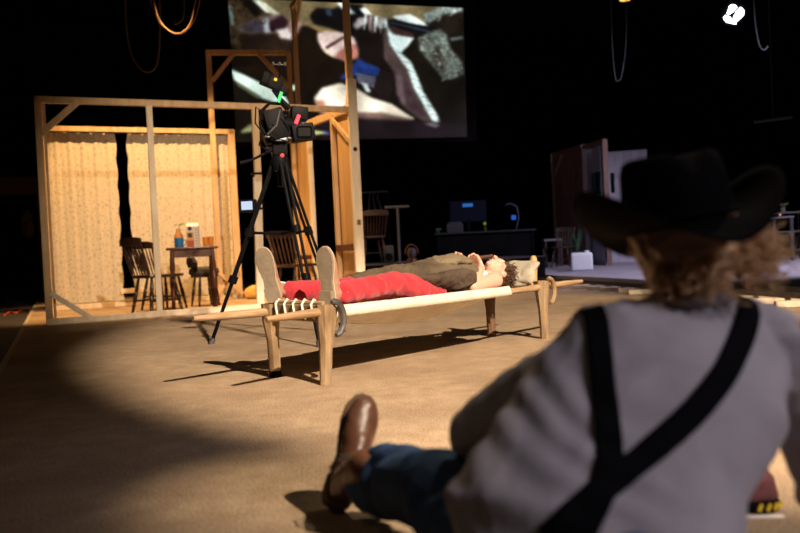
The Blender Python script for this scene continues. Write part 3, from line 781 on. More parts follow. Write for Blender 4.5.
# khaki coat lying over belly, far thigh and near hip
S = Solid()
S.loft([(V(s, y, z), V(0, hw, 0), V(0, 0, ht)) for s, y, z, hw, ht in ((.52, .36, .485, .055, .035), (.66, .35, .485, .085, .06), (.82, .31, .48, .125, .085), (.98, .27, .475, .165, .095), (1.12, .24, .475, .175, .12), (1.28, .235, .475, .165, .115), (1.40, .24, .47, .155, .10), (1.45, .24, .46, .13, .08))], 28, 2.2)
def khaki_folds(c, n):
    r1 = 1 - abs(noise.noise(V(c.x * 11 + c.y * 8, c.y * 6 - c.x * 5, c.z * 12)))
    r2 = 1 - abs(noise.noise(V(c.x * 24 - c.y * 9, c.y * 16, c.z * 22)))
    return .018 * (r1 - .75) + .008 * (r2 - .7) + .005 * fbm(c, 34, 2)
khaki = M('khaki_cloth', (.11, .082, .046), (.062, .045, .026), 9, .9, .5, 110, c3=(.155, .12, .072))
S.build('coat', .0075, khaki, pz, 3, khaki_folds)
S = Solid()   # darker brown waistcoat flap falling over the near hip
S.loft([(V(s, y, z), V(0, hw, .02 * k), V(0, -.05, ht)) for s, y, z, hw, ht, k in ((.78, .12, .47, .05, .03, 0), (.90, .10, .455, .075, .05, 0), (1.05, .09, .445, .085, .075, 0), (1.18, .085, .44, .08, .085, 0), (1.27, .085, .43, .06, .07, 0))])
brown = M('brown_cloth', (.075, .048, .032), (.05, .032, .02), 9, .9, .4, 110, c3=(.09, .065, .045))
S.build('waistcoat_flap', .0075, brown, pz, 3, khaki_folds)
S = Solid()   # bunched tan cloth on the belly
S.loft([(V(s, .21, z), V(0, hw, 0), V(0, 0, ht)) for s, z, hw, ht in ((1.06, .55, .07, .025), (1.15, .565, .12, .042), (1.27, .57, .13, .045), (1.37, .555, .10, .035))])
S.build('bunched_cloth', .0075, M('tan_cloth', (.22, .17, .105), (.15, .115, .066), 9, .9, .4, 110), pz, 3, lambda c, n: khaki_folds(c, n) * 1.1)
# boots: soles towards the camera, toes up
suede = M('suede', (.42, .25, .17), (.30, .16, .10), 12, .85, .3, 90, c3=(.36, .22, .15))
sole_m = M('sole', (.27, .215, .145), (.18, .14, .09), 10, .75, .3, 60, c3=(.30, .25, .18))
def boot(heel, toe_dir, out, par, suede, sole_m, welt_m, lace_m):
    """heel: centre of heel underside; toe_dir: along the sole to the toe; out: sole normal (away from leg)"""
    heel, td, on = Vector(heel), Vector(toe_dir).normalized(), Vector(out)
    on = (on - td * on.dot(td)).normalized(); lt = td.cross(on)
    root = bpy.data.objects.new('boot', None); COL.objects.link(root); root.parent = par
    if par.location.length < 1e-6: pass
    def at(l, w, h): return heel + td * l + lt * w - on * h
    S = Solid()
    S.loft([(at(l, 0, h), lt * hw, on * ht) for l, h, hw, ht in ((-.03, .055, .026, .04), (-.01, .055, .036, .045), (.04, .06, .038, .05), (.10, .058, .038, .046), (.15, .048, .044, .036), (.20, .042, .045, .03), (.235, .04, .034, .024), (.25, .038, .016, .015))])
    S.chain([(at(.015, 0, .06), .042), (at(.02, 0, .13), .045), (at(.022, 0, .185), .046)])
    up_ = S.build('upper', .006, suede, root, 3, lambda c, n: .0025 * fbm(c, 30))
    def outline(h0, h1, sc, l0=-1, l1=1):
        bm = bmesh.new(); prof = [(-.042, .012), (-.036, .028), (-.01, .037), (.04, .036), (.09, .033), (.14, .042), (.19, .048), (.225, .044), (.25, .030), (.262, .012)]
        prof = [p for p in prof if l0 <= p[0] <= l1]
        loop = [(l, w_) for l, w_ in prof] + [(l, -w_) for l, w_ in prof[::-1]]
        a = [bm.verts.new(at(l * sc + (1 - sc) * .1, w_ * sc, h0)) for l, w_ in loop]; b = [bm.verts.new(at(l * sc + (1 - sc) * .1, w_ * sc, h1)) for l, w_ in loop]
        bm.faces.new(a[::-1]); bm.faces.new(b); n_ = len(loop)
        for i in range(n_): bm.faces.new((a[i], a[(i + 1) % n_], b[(i + 1) % n_], b[i]))
        return bm
    obj('sole', outline(.006, .022, 1.0), sole_m, root)
    obj('heel_block', outline(-.018, .006, .98, -1, .05), sole_m, root)
    obj('welt', outline(.022, .027, 1.03), welt_m, root)
    for k in range(4):
        l = .07 + .022 * k
        obj('lace', tubed([at(l, -.03, .088 - k * .006), at(l + .006, 0, .108 - k * .008), at(l, .03, .088 - k * .006)], .003, 6), lace_m, root, True)
    obj('lace', tubed([at(.07, .01, .11), at(.05, .055, .12), at(.02, .065, .10), at(.0, .06, .12)], .003, 6), lace_m, root, True)
    obj('lace', tubed([at(.07, -.01, .11), at(.055, .03, .14), at(.03, .06, .15), at(.01, .05, .16)], .003, 6), lace_m, root, True)
    return root
welt_m = M('welt', (.62, .52, .38), (.5, .4, .28), 20, .8)
boot(V(.045, .035, .425), V(-.015, -.0, .26), V(-.95, -.28, -.02), pz, suede, sole_m, welt_m, cord_m)
boot(V(-.012, .405, .445), V(-.03, .05, .26), V(-.82, -.55, -.04), pz, suede, sole_m, welt_m, cord_m)
# hair
hairm = M('brown_hair', (.10, .048, .024), (.055, .026, .014), 30, .5, .2, 120)
S = Solid()
S.ell(at_l(0, -.022, .052), (.088, .098, .088), R_l); S.ell(at_l(0, -.06, -.02), (.072, .055, .07), R_l)
hr = S.build('hair', .006, hairm, pz, 2, lambda c, n: .008 * fbm(c, 40) + .006 * fbm(c, 80, 3))
def curls(parent, mat, pts, n_seg=7, r=.0035, length=.06, curl=.02, seed=1, name='hair_curls', droop=V(0, 0, 0), taper=.4):
    rnd = random.Random(seed); bm = bmesh.new()
    for p, d in pts:
        d = Vector(d).normalized(); a = d.orthogonal().normalized(); b = d.cross(a); ph = rnd.random() * 6.3; L_ = length * rnd.uniform(.6, 1.3)
        cc = curl * rnd.uniform(.5, 1.2); tw = rnd.uniform(2.5, 6); ll = []
        for i in range(n_seg):
            t = i / (n_seg - 1)
            ll.append(Vector(p) + d * L_ * t + (a * math.cos(ph + tw * t) + b * math.sin(ph + tw * t)) * cc * t + droop * t * t)
        tube(bm, ll, [r * (1 - (1 - taper) * i / (n_seg - 1)) for i in range(n_seg)], 5)
    return obj(name, bm, mat, parent, 'full')
rnd = random.Random(5); cp = []
for i in range(300):
    a, b = rnd.uniform(-PI, PI), rnd.uniform(-.2, 1)
    d = V(math.cos(a) * (1 - b * b) ** .5 if abs(b) < 1 else 0, math.sin(a) * (1 - b * b) ** .5 if abs(b) < 1 else 0, b)
    if d.y > .72: continue
    cp.append((at_l(d.x * .08, -.02 + d.y * .085, .035 + d.z * .085), R_l @ (d + V(0, -.2, .3))))
curls(hr, hairm, cp, r=.005, length=.05, curl=.024, seed=2)
# the thing held at the mouth
hp_ = empty('wooden_pipe', CA, CANG, 'dark brown pipe held in both hands of the person on the cot', 'pipe')
pa, pb = at_l(0, .125, -.055), V(1.36, .31, .555)
tdir = (pb - pa).normalized()
obj('tube', tubed([pa, pa.lerp(pb, .3), pa.lerp(pb, .7), pb + tdir * .05], [.008, .013, .014, .016], 10), M('pipe_wood', (.11, .05, .028), (.07, .03, .018), 9, .4), hp_, True)
obj('end_ring', tubed([pb + tdir * .045, pb + tdir * .06], [.018, .018], 12), grey_metal, hp_, True)
# ------------------------------------------------------------------ the seated person in the foreground
ps = empty('person', (0, 0, 0), 0, 'person in black cowboy hat, grey shirt and braces sitting with back turned', 'person')
NB = P(690, 298, 1.40); LS = P(583, 364, 1.40); RS = P(800, 345, 1.38)
LE = P(480, 434, 1.50); LWR = V(.30, 1.69, .20)
RE = P(832, 492, 1.34); RWR = V(.82, 1.16, .055)
HPL, HPR = V(.20, 1.20, .115), V(.41, 1.21, .115)
KL, KR = V(.06, 1.55, .165), V(.46, 1.60, .17)
AL, AR = V(-.075, 1.85, .105), V(.52, 1.96, .10)
lat = (RS - LS).normalized()
HEAD = P(676, 236, 1.43)
head_up = V(-.10, .06, 1).normalized(); head_fw = V(-.32, .94, -.05)
trs = [((.29, 1.20, .095), .165, .12), ((.285, 1.235, .18), .198, .13), ((.362, 1.30, .30), .162, .115), ((.468, 1.37, .41), .165, .115), ((.53, 1.40, .478), .118, .08), ((NB.x, NB.y, NB.z - .03), .070, .055)]
def torso(S, grow, wide=1.0, rows=trs):
    rr = []
    for i, (c, hw, hd) in enumerate(rows):
        ax = (Vector(rows[min(i + 1, len(rows) - 1)][0]) - Vector(rows[max(i - 1, 0)][0])).normalized()
        l = (lat - ax * lat.dot(ax)).normalized(); d = ax.cross(l)
        rr.append((c, l * (hw * wide + grow), d * (hd + grow)))
    S.loft(rr, 32, 2.3)
S = Solid()
at_s, R_s = head(S, HEAD, head_up, head_fw, 1.0)
S.chain([(NB - V(0, 0, .03), .066), (NB.lerp(HEAD, .5) + V(0, -.012, 0), .060), (HEAD + V(0, -.02, -.03), .058)])
torso(S, 0)
for a_, b_, c_ in ((LS, LE, LWR), (RS, RE, RWR)):
    S.chain([(a_, .058), (a_.lerp(b_, .4), .05), (b_, .040), (b_.lerp(c_, .3), .040), (c_, .026)])
for a_, b_, c_ in ((HPL, KL, AL), (HPR, KR, AR)):
    S.chain([(a_, .09), (b_, .056), (b_.lerp(c_, .3), .054), (c_, .037)])
hand(S, LWR, V(.55, .35, -.35), V(-.3, .1, -1), 1.0, .35, 1)
hand(S, RWR, V(.75, .3, -.28), V(.1, 0, -1), 1.0, .18, -1)
skin2 = M('weathered_skin', (.50, .25, .15), (.40, .18, .10), 9, .5, .08, 90)
bd = S.build('body', .0055, skin2, ps, 3)
eyes(at_s, R_s, bd)
# shirt
S = Solid()
torso(S, .018, 1.13)
S.chain([(LS - V(0, 0, .016), .068), (LS.lerp(LE, .35), .070), (LS.lerp(LE, .75), .066), (LE, .060), (LE.lerp(LWR, .4), .056), (LE.lerp(LWR, .9), .042)])
S.chain([(RS - V(0, 0, .016), .068), (RS.lerp(RE, .35), .070), (RS.lerp(RE, .75), .064), (RE, .058), (RE.lerp(RWR, .4), .054), (RE.lerp(RWR, .9), .040)])
S.chain([(V(NB.x, NB.y, NB.z - .034), .070), (LS.lerp(NB, .45) + V(0, 0, .0), .050), (LS - V(0, 0, .012), .064)])
S.chain([(V(NB.x, NB.y, NB.z - .034), .070), (RS.lerp(NB, .45) - V(0, 0, .004), .050), (RS - V(0, 0, .012), .064)])
armL = (LE - LS).normalized(); armR = (RE - RS).normalized()
def seg_t(c, a, b):
    ab = b - a; t = (c - a).dot(ab) / ab.length_squared
    q = a + ab * min(max(t, 0), 1); return t, (c - q).length
def shirt_folds(c, n):
    t, d = seg_t(c, LS, LE); wL = math.exp(-(d / .085) ** 4) * (1 if t > .15 else .4)
    t2, d2 = seg_t(c, RS, RE); wR = math.exp(-(d2 / .085) ** 4)
    w_ = max(wL, wR)
    tt = t if wL > wR else t2
    r_ = 1 - abs(noise.noise(V(tt * 5.5 + 4 * c.y, 7 * (c.x + c.z) + 3 * tt, 6 * c.y)))
    sl = .016 * (r_ - .72) * w_
    # drape on the back: long soft folds running from the shoulder blades down towards the left hip
    u = (c - V(.45, 1.35, .4)); k = u.x * .72 + u.z * -.69
    left = 1 / (1 + math.exp((c.x - .36) * 22))
    r3 = 1 - abs(noise.noise(V(k * 9, (u.x * .69 + u.z * .72) * 3, u.y * 4 + 2)))
    dr = (.017 * (r3 - .72) * (.35 + 1.0 * left) + .005 * fbm(c, 7)) * (1 - w_)
    arc = math.sin((c - V(.52, 1.3, .55)).length * 95 + 4 * fbm(c, 5)) * .0035 * left * (1 - w_)
    return sl + dr + arc + .003 * fbm(c, 24)
shirt_m = M('grey_shirt', (.47, .43, .43), (.40, .365, .37), 8, .85, .3, 160, sheen=.15)
shirt = S.build('shirt', .0065, shirt_m, ps, 4, shirt_folds)
# collar band
ax = (HEAD - NB).normalized()
S = Solid()
ring = [(NB + V(0, -.004, -.016) + (lat * math.cos(t) + ax.cross(lat) * math.sin(t)) * .070, .011) for t in [2 * PI * i / 22 for i in range(23)]]
S.chain(ring, 8)
S.build('collar', .005, shirt_m, ps, 2)
# jeans
jeans = M('jeans', (.035, .085, .19), (.02, .05, .12), 12, .85, .3, 140, c3=(.06, .14, .27))
S = Solid()
torso(S, .02, 1.0, trs[:2])
S.chain([(HPL, .112), (HPL.lerp(KL, .5), .098), (KL, .086), (KL.lerp(AL, .5), .078), (AL + (AL - KL).normalized() * .01, .074)])
S.chain([(HPR, .112), (HPR.lerp(KR, .5), .098), (KR, .086), (KR.lerp(AR, .5), .078), (AR, .072)])
S.build('jeans', .0075, jeans, ps, 3, lambda c, n: .008 * math.sin(c.y * 60 + 25 * c.x + 6 * fbm(c, 7)) * (.3 + math.exp(-((c.y - 1.8) / .12) ** 2)) + .008 * fbm(c, 9) + .004 * fbm(c, 25))
leather = M('brown_leather', (.17, .075, .042), (.10, .042, .024), 10, .35, .2, 70, c3=(.22, .11, .05))
dsole = M('dark_sole', (.03, .022, .018), (.02, .015, .012), 10, .7, .2)
dwelt = M('stitched_welt', (.14, .07, .035), (.09, .045, .02), 20, .7)
dlace = M('dark_lace', (.04, .025, .018), (.03, .02, .012), 30, .8)
boot(V(-.185, 1.965, .045), V(.066, .145, .205), V(-.42, .78, -.42), ps, leather, dsole, dwelt, dlace)
boot(V(.52, 2.06, .05), V(.03, .05, .26), V(.15, .98, .05), ps, leather, dsole, dwelt, dlace)
# braces
dg = bpy.context.evaluated_depsgraph_get()
bvh = BVHTree.FromObject(shirt, dg)
def hit(o_, d_):
    r_ = bvh.ray_cast(o_, Vector(d_).normalized()); return (r_[0], r_[1]) if r_[0] is not None else None
def densify(pts, n=8):
    out = []
    for i in range(len(pts) - 1):
        p0 = Vector(pts[max(i - 1, 0)]); p1 = Vector(pts[i]); p2 = Vector(pts[i + 1]); p3 = Vector(pts[min(i + 2, len(pts) - 1)])
        for k in range(n):
            t = k / n
            out.append(.5 * ((2 * p1) + (-p0 + p2) * t + (2 * p0 - 5 * p1 + 4 * p2 - p3) * t * t + (-p0 + 3 * p1 - 3 * p2 + p3) * t ** 3))
    out.append(Vector(pts[-1])); return out
def strap(pxs, front, name='brace_strap'):
    """pxs: line down the back; front: (x, z) stations continuing over the shoulder"""
    rows = []
    c2 = densify([(x, y, 0) for x, y in pxs], 7)
    cen = []
    for q in c2:
        h = hit(CAM, ray(q.x, q.y))
        if h: cen.append((h[0], h[1]))
    cen.reverse()                       # bottom -> top
    top = cen[-1][0]
    for dy in (.03, .06, .09):
        h = hit(V(top.x, top.y + dy, 1.2), (0, 0, -1))
        if h: cen.append((h[0], h[1]))
    for x, z in front:
        h = hit(V(x, 2.2, z), (0, -1, 0))
        if h: cen.append((h[0], h[1]))
    pts = [c for c, n in cen]
    for _ in range(3):
        pts = [pts[0]] + [(pts[i - 1] + pts[i] * 2 + pts[i + 1]) / 4 for i in range(1, len(pts) - 1)] + [pts[-1]]
    ns = [n for c, n in cen]
    for _ in range(4):
        ns = [ns[0]] + [(ns[i - 1] + ns[i] * 2 + ns[i + 1]).normalized() for i in range(1, len(ns) - 1)] + [ns[-1]]
    bm = bmesh.new(); prev = None
    for i, p in enumerate(pts):
        t = (pts[min(i + 1, len(pts) - 1)] - pts[max(i - 1, 0)]).normalized(); n_ = ns[i]; sd = t.cross(n_).normalized()
        row = []
        for k in range(-3, 4):
            q = p + sd * (k / 3 * .0205)
            nr = bvh.find_nearest(q)
            base = nr[0] + nr[1] * .005 if nr[0] is not None and (nr[0] - q).length < .03 else q + n_ * .005
            row.append(base * .6 + (q + n_ * .006) * .4)
        cur = [bm.verts.new(q) for q in row]
        if prev:
            for a_ in range(6): bm.faces.new((prev[a_], prev[a_ + 1], cur[a_ + 1], cur[a_]))
        prev = cur
    bmesh.ops.recalc_face_normals(bm, faces=bm.faces)
    bmesh.ops.solidify(bm, geom=list(bm.faces), thickness=.003)
    return obj(name, bm, M('black_webbing', (.004, .0036, .0045), (.006, .0055, .006), 40, .9, .2, 200, spec=.05), ps, 'full')
strap([(597, 318), (599, 345), (603, 385), (607, 425), (609, 455), (602, 490), (588, 520), (575, 545)], [(.40, .46), (.39, .38), (.36, .28), (.33, .2)])
strap([(749, 306), (744, 330), (725, 372), (694, 412), (655, 448), (612, 482), (572, 516), (548, 540)], [(.63, .46), (.62, .38), (.58, .28), (.52, .2)])
# hair under the hat
hair2 = M('blond_hair', (.66, .42, .20), (.50, .28, .12), 40, .45, .25, 160)
S = Solid()
S.ell(at_s(0, -.02, .0), (.085, .10, .075), R_s); S.ell(at_s(.02, -.055, -.025), (.082, .05, .05), R_s)
S.ell(at_s(.095, -.03, -.035), (.04, .05, .042), R_s)
hh = S.build('hair', .006, hair2, ps, 2, lambda c, n: .007 * fbm(c, 45) + .006 * fbm(c, 90, 3))
rnd = random.Random(11); cp = []
for i in range(330):
    a = rnd.uniform(-2.9, .25) if rnd.random() < .5 else rnd.uniform(-.7, .5)   # back half, more on the right
    d = V(math.cos(a), math.sin(a), 0)
    zz = rnd.uniform(-.075, .0) if d.x > .45 else rnd.uniform(-.085, -.04)
    cp.append((at_s(d.x * .085, -.02 + d.y * .095, zz), R_s @ (d + V(.25 if d.x > 0 else 0, 0, rnd.uniform(-.7, -.1) if d.x > .45 else rnd.uniform(-1.0, -.5)))))
curls(hh, hair2, [q for q in cp if (q[1].normalized()).x <= .35], 8, .0026, .042, .022, 4, droop=V(0, 0, -.008))
curls(hh, hair2, [q for q in cp if (q[1].normalized()).x > .35] , 9, .0024, .075, .028, 6, droop=V(0, 0, .004), name='hair_tuft')
# ------------------------------------------------------------------ cowboy hat
felt = M('black_felt', (.0022, .002, .0024), (.0035, .003, .0035), 30, .95, .2, 200, spec=.04)
hat = empty('cowboy_hat', (0, 0, 0), 0, 'black felt cowboy hat with curled brim worn by the seated person', 'hat')
hu = V(-.11, .05, 1).normalized(); hf = V(-.12, .98, -.02); hf = (hf - hu * hf.dot(hu)).normalized(); hx = hf.cross(hu)
HO = P(678, 224, 1.425)
def hp3(x, y, z): return HO + hx * x + hf * y + hu * z
bm = bmesh.new(); rows = []
NH = 40
for (k, z) in ((1.0, -.01), (1.0, .02), (.985, .05), (.96, .08), (.93, .105), (.86, .122), (.74, .128), (.5, .122), (.25, .112), (.02, .108)):
    row = []
    for i in range(NH):
        t = 2 * PI * i / NH; x = .093 * math.cos(t) * k; y = .112 * math.sin(t) * k
        zz = z
        if z > .1: zz -= .024 * math.exp(-(x / .022) ** 2); zz += .008 * math.sin(t) * k
        pin = 1 - .16 * max(0, (z - .05) / .07) * max(0, math.sin(t)) ** 3
        row.append(bm.verts.new(hp3(x * pin, y, zz)))
    rows.append(row)
for A_, B_ in zip(rows, rows[1:]):
    for i in range(NH): bm.faces.new((A_[i], A_[(i + 1) % NH], B_[(i + 1) % NH], B_[i]))
bm.faces.new(rows[-1])
obj('crown', bm, felt, hat, 'full')
def brim_pt(t, s):
    x = (.091 + s * .100) * math.cos(t); y = (.110 + s * .085) * math.sin(t)
    side = abs(math.cos(t)) ** 1.6
    z = s ** 1.7 * side * .088 - s * (1 - side) * .045 - .006
    x -= math.copysign(1, math.cos(t)) * s ** 3 * side * .012
    return hp3(x, y, z)
bm = grid_sheet(lambda u, v: brim_pt(2 * PI * u, v), 64, 10)
bmesh.ops.remove_doubles(bm, verts=bm.verts, dist=1e-5)
bmesh.ops.recalc_face_normals(bm, faces=bm.faces); bmesh.ops.solidify(bm, geom=list(bm.faces), thickness=.004)
obj('brim', bm, felt, hat, 'full')
bm = bmesh.new()
tube(bm, [hp3(.0955 * math.cos(2 * PI * i / 40), .1145 * math.sin(2 * PI * i / 40), .008) for i in range(41)], .006, 6)
obj('hat_band', bm, M('hat_band', (.003, .0026, .0026), (.004, .0035, .0035), 30, .95, spec=.04), hat, 'full')
# ------------------------------------------------------------------ film camera on tripod
T1, T2, T3 = G(211, 344), G(320, 347), G(343, 332)
TY = 5.93
AP = P(280, 163, TY)
tp = empty('film_tripod', V(AP.x, AP.y, 0), 0, 'tall black tripod standing behind the cot, carrying the film camera', 'tripod')
def par(o, root):
    o.parent = root; o.matrix_parent_inverse = Matrix.Translation(-root.location); return o
for ft in (T1, T2, T3):
    top = AP + (ft - V(AP.x, AP.y, 0)).normalized() * .055 - V(0, 0, .0)
    dr_ = (top - ft).normalized(); sd = dr_.cross(V(0, 0, 1)).normalized()
    lg = par(obj('leg', tubed([ft + dr_ * .03, ft.lerp(top, .38)], [.014, .015], 10), black_metal, None, True), tp)
    mid = ft.lerp(top, .36)
    for k in (-1, 1):
        o = obj('leg_tube', tubed([mid + sd * .022 * k, top + sd * .02 * k], [.0115, .0125], 8), black_metal, None, True); o.parent = lg
    for t in (.36, .62):
        q = ft.lerp(top, t)
        o = obj('leg_clamp', tubed([q - dr_ * .028, q + dr_ * .028], .034, 10), black_metal, None, True); o.parent = lg
    o = obj('rubber_foot', tubed([ft, ft + dr_ * .05], [.026, .02], 10), grey_metal, None, True); o.parent = lg
    sp = ft.lerp(top, .62); cen = V(AP.x, AP.y, sp.z - .02)
    par(obj('spreader_arm', tubed([sp, cen], .011, 8), black_metal, None, True), tp)
par(obj('bowl', tubed([AP - V(0, 0, .06), AP + V(0, 0, .0), AP + V(0, 0, .05)], [.05, .075, .06], 18), black_metal, None, True), tp)
par(obj('centre_knob', tubed([AP - V(0, 0, .18), AP - V(0, 0, .06)], [.025, .022], 12), black_metal, None, True), tp)
# small monitor clipped to a leg
mc = P(249, 206, TY + .1)
rb = empty('transmitter', mc, 0, 'small box with a lit pale display clipped to the tripod leg', 'display')
obj('case', boxed((-.075, -.02, -.05), (.06, .02, .05), .006), black_metal, rb)
obj('display', boxed((-.055, -.024, -.03), (.03, -.0195, .035), .001), EM('pale_display', (.6, .75, 1.0), .8), rb)
# camera
CR = math.radians(18)
fc = empty('film_camera', AP + V(0, 0, .05), CR, 'black film camera with lit red lamp and top monitor, mounted on the tripod', 'camera')
def cb(name, c, h, mat=black_metal, bv=.006, rot=None, parent=fc):
    bm = bmesh.new(); box(bm, [-x for x in h], h); bevel(bm, bv, 2)
    R_ = rot or Matrix.Identity(3)
    for v in bm.verts: v.co = R_ @ v.co + Vector(c)
    return obj(name, bm, mat, parent, True)
RY = lambda a: Matrix.Rotation(math.radians(a), 3, 'Y')
RX = lambda a: Matrix.Rotation(math.radians(a), 3, 'X')
RZm = lambda a: Matrix.Rotation(math.radians(a), 3, 'Z')
cb('tilt_head', (0, 0, .055), (.055, .05, .05))
obj('pan_knob', tubed([(-.06, 0, .06), (-.10, 0, .06)], [.03, .03], 14), black_metal, fc, True)
obj('red_tally', lathed([(0, 0), (.014, 0), (.014, .01), (0, .012)], 12, (.01, -.052, .0), (0, -1, 0)), EM('red_led', (1, .05, .04), 2.0), fc)
cb('quick_plate', (0, 0, .115), (.05, .10, .012), grey_metal, .003)
bd_ = cb('body', (-.03, 0, .23), (.075, .11, .115), black_metal, .012, RY(-14))
cb('battery', (-.085, .03, .19), (.03, .07, .09), black_metal, .008, RY(-14))
obj('body_ridge', tubed([(-.10, -.112, .15), (-.03, -.118, .22), (.0, -.118, .33)], .006, 6), grey_metal, fc, True)
obj('side_cable', tubed([(-.12, -.10, .33), (-.16, -.12, .24), (-.12, -.13, .15), (-.04, -.12, .12)], .005, 6), black_metal, fc, True)
obj('side_cable', tubed([(-.06, -.12, .12), (.03, -.13, .10), (.07, -.12, .17), (.02, -.12, .25)], .005, 6), black_metal, fc, True)
for k in range(5):
    obj('side_button', lathed([(0, 0), (.012, 0), (.010, .008), (0, .01)], 10, (-.08 + .03 * k, -.112, .20 + .022 * k), (0, -1, 0)), black_metal, fc, True)
obj('shoulder_handle', tubed([(-.13, -.02, .33), (-.06, -.02, .40), (.03, -.02, .395), (.07, -.02, .35)], .013, 8), black_metal, fc, True)
obj('rod', tubed([(-.12, -.09, .135), (.16, -.09, .12)], .009, 8), grey_metal, fc, True)
obj('cable_loop', tubed([(-.10, -.05, .32), (-.17, -.06, .36), (-.18, -.06, .24), (-.13, -.07, .17), (-.16, -.06, .08), (-.08, -.06, .02)], .006, 6), black_metal, fc, True)
obj('pan_bar', tubed([(-.05, -.02, .05), (-.22, -.03, -.03), (-.30, -.03, -.05)], [.010, .010, .015], 8), black_metal, fc, True)
lr_ = RY(-8)
obj('lens', tubed([(.03, -.05, .24), (.09, -.06, .23), (.11, -.06, .228), (.16, -.07, .225)], [.05, .05, .056, .056], 20), black_metal, fc, True)
mb = cb('matte_box', (.165, -.08, .165), (.085, .07, .062), black_metal, .014, RY(-8))
obj('matte_box_mouth', boxed((.11, -.156, .12), (.225, -.150, .205), .012), M('mouth_black', (.003, .003, .003), (.004, .0035, .0035), 9, .5, spec=.05), fc)
vf = cb('viewfinder', (.155, -.04, .315), (.062, .06, .05), black_metal, .008, RY(6))
lamp = boxed((-.013, -.004, -.036), (.013, .004, .036), .002)
o = obj('red_lamp', lamp, EM('red_strip', (1.0, .03, .045), 4.0), fc); o.location = (.128, -.118, .262); o.rotation_euler = (0, math.radians(24), 0)
arm = obj('monitor_arm', tubed([(.09, -.02, .36), (.02, -.03, .43), (-.03, -.03, .50)], [.022, .017, .016], 10), black_metal, fc, True)
mn = cb('monitor', (-.02, -.03, .55), (.062, .03, .048), black_metal, .006, RY(22))
cb('monitor_hood', (-.085, -.04, .575), (.03, .05, .045), black_metal, .006, RY(22))
cb('receiver', (.03, -.02, .50), (.05, .035, .03), black_metal, .006, RY(22))
o = obj('green_strip', boxed((-.012, -.004, -.042), (.012, .004, .042), .002), EM('green_led', (.08, .85, .22), 1.1), fc); o.location = (.012, -.075, .435); o.rotation_euler = (0, math.radians(20), 0)
o = obj('yellow_dot', lathed([(0, 0), (.013, 0), (.013, .006), (0, .008)], 12, (-.015, -.075, .565), (0, -1, 0)), EM('yellow_led', (1, .75, .05), .9), fc)
obj('antenna', tubed([(.02, -.03, .57), (.03, -.03, .64), (.035, -.03, .69)], [.008, .006, .006], 8), black_metal, fc, True)
for dx in (-.05, .0, .04):
    obj('top_knob', lathed([(0, -.014), (.010, -.012), (.015, 0), (.010, .012), (0, .014)], 10, (.03 + dx, -.03, .695)), grey_metal, fc, True)
obj('top_rod', tubed([(-.03, -.03, .69), (.08, -.03, .69)], .005, 6), grey_metal, fc, True)

# ------------------------------------------------------------------ chairs and table inside the timber room
def turned_leg(a, b, r, n=10):
    a, b = Vector(a), Vector(b); ts = [0, .06, .12, .3, .34, .38, .6, .64, .68, .9, 1]; rr = [.72, .78, .70, 1.15, .8, 1.2, 1.2, .8, 1.1, .8, .75]
    return tubed([a.lerp(b, t) for t in ts], [r * x for x in rr], n)
def make_chair(name, label, mat, loc, rz, crest='rounded', spindles=5, group=None, sc=1.0):
    """faces +x; back at -x"""
    c = empty(name, loc, rz, label, 'chair', group); c.scale = (sc, sc, sc)
    bm = bmesh.new()
    pts = [(-.20, -.17), (-.21, 0), (-.20, .17), (-.1, .21), (.05, .225), (.18, .20), (.215, .1), (.22, 0), (.215, -.1), (.18, -.20), (.05, -.225), (-.1, -.21)]
    prism(bm, pts, .43, .465); bevel(bm, .008, 2)
    obj('seat', bm, mat, c, True)
    for sx, sy in ((1, 1), (1, -1), (-1, 1), (-1, -1)):
        obj('leg', turned_leg((sx * .20 - .005, sy * .21, 0), (sx * .135, sy * .14, .435), .02), mat, c, True)
    for sy in (-1, 1): obj('stretcher', tubed([(-.175, sy * .185, .17), (0, sy * .185, .175), (.175, sy * .185, .17)], [.010, .015, .010], 8), mat, c, True)
    obj('stretcher', tubed([(0, -.185, .175), (0, .185, .175)], [.010, .010], 8), mat, c, True)
    for sy in (-1, 1): obj('back_post', turned_leg((-.185, sy * .175, .45), (-.30, sy * .20, .88), .015), mat, c, True)
    for k in range(spindles):
        y = -.12 + .24 * k / (spindles - 1)
        obj('spindle', turned_leg((-.19, y, .455), (-.295, y * 1.15, .82), .010, 8), mat, c, True)
    def crest_fn(u, v):
        y = -.225 + .45 * u; bow = .03 * (1 - (2 * u - 1) ** 2); h = .075 + .02 * (1 - (2 * u - 1) ** 4)
        return V(-.305 - bow + .0 * v, y, .80 + h * v + .0)
    bm = grid_sheet(crest_fn, 14, 3, .024)
    obj('crest_rail', bm, mat, c, True)
    return c
make_chair('dark_wooden_chair', 'dark turned-leg wooden chair facing the table, next to the gap between curtains', dark_wood, G(158, 315), ANG + .42, sc=1.08)
make_chair('dark_wooden_chair', 'dark wooden chair half hidden behind another chair at the small table', dark_wood, SL(1.44, 1.50), ANG + .5, sc=1.05)
make_chair('dark_wooden_chair', 'dark spindle-back wooden chair behind the tripod legs', dark_wood, P(298, 292, 11.2) * V(1, 1, 0), -.75, sc=1.15)
tb_p = SL(1.76, .95)
tb = empty('small_table', tb_p, ANG - .12, 'small reddish-brown wooden table with carton and glasses standing on it', 'table')
obj('table_top', boxed((-.33, -.26, .80), (.33, .26, .832), .010, 2), red_wood, tb, True)
for sy in (-.205, .205): obj('apron', boxed((-.25, sy - .012, .70), (.25, sy + .012, .80), .003), red_wood, tb)
for sx in (-.255, .255): obj('apron', boxed((sx - .012, -.20, .70), (sx + .012, .20, .80), .003), red_wood, tb)
for sx in (-1, 1):
    for sy in (-1, 1):
        obj('leg', turned_leg((sx * .27, sy * .22, 0), (sx * .255, sy * .205, .80), .032), red_wood, tb, True)
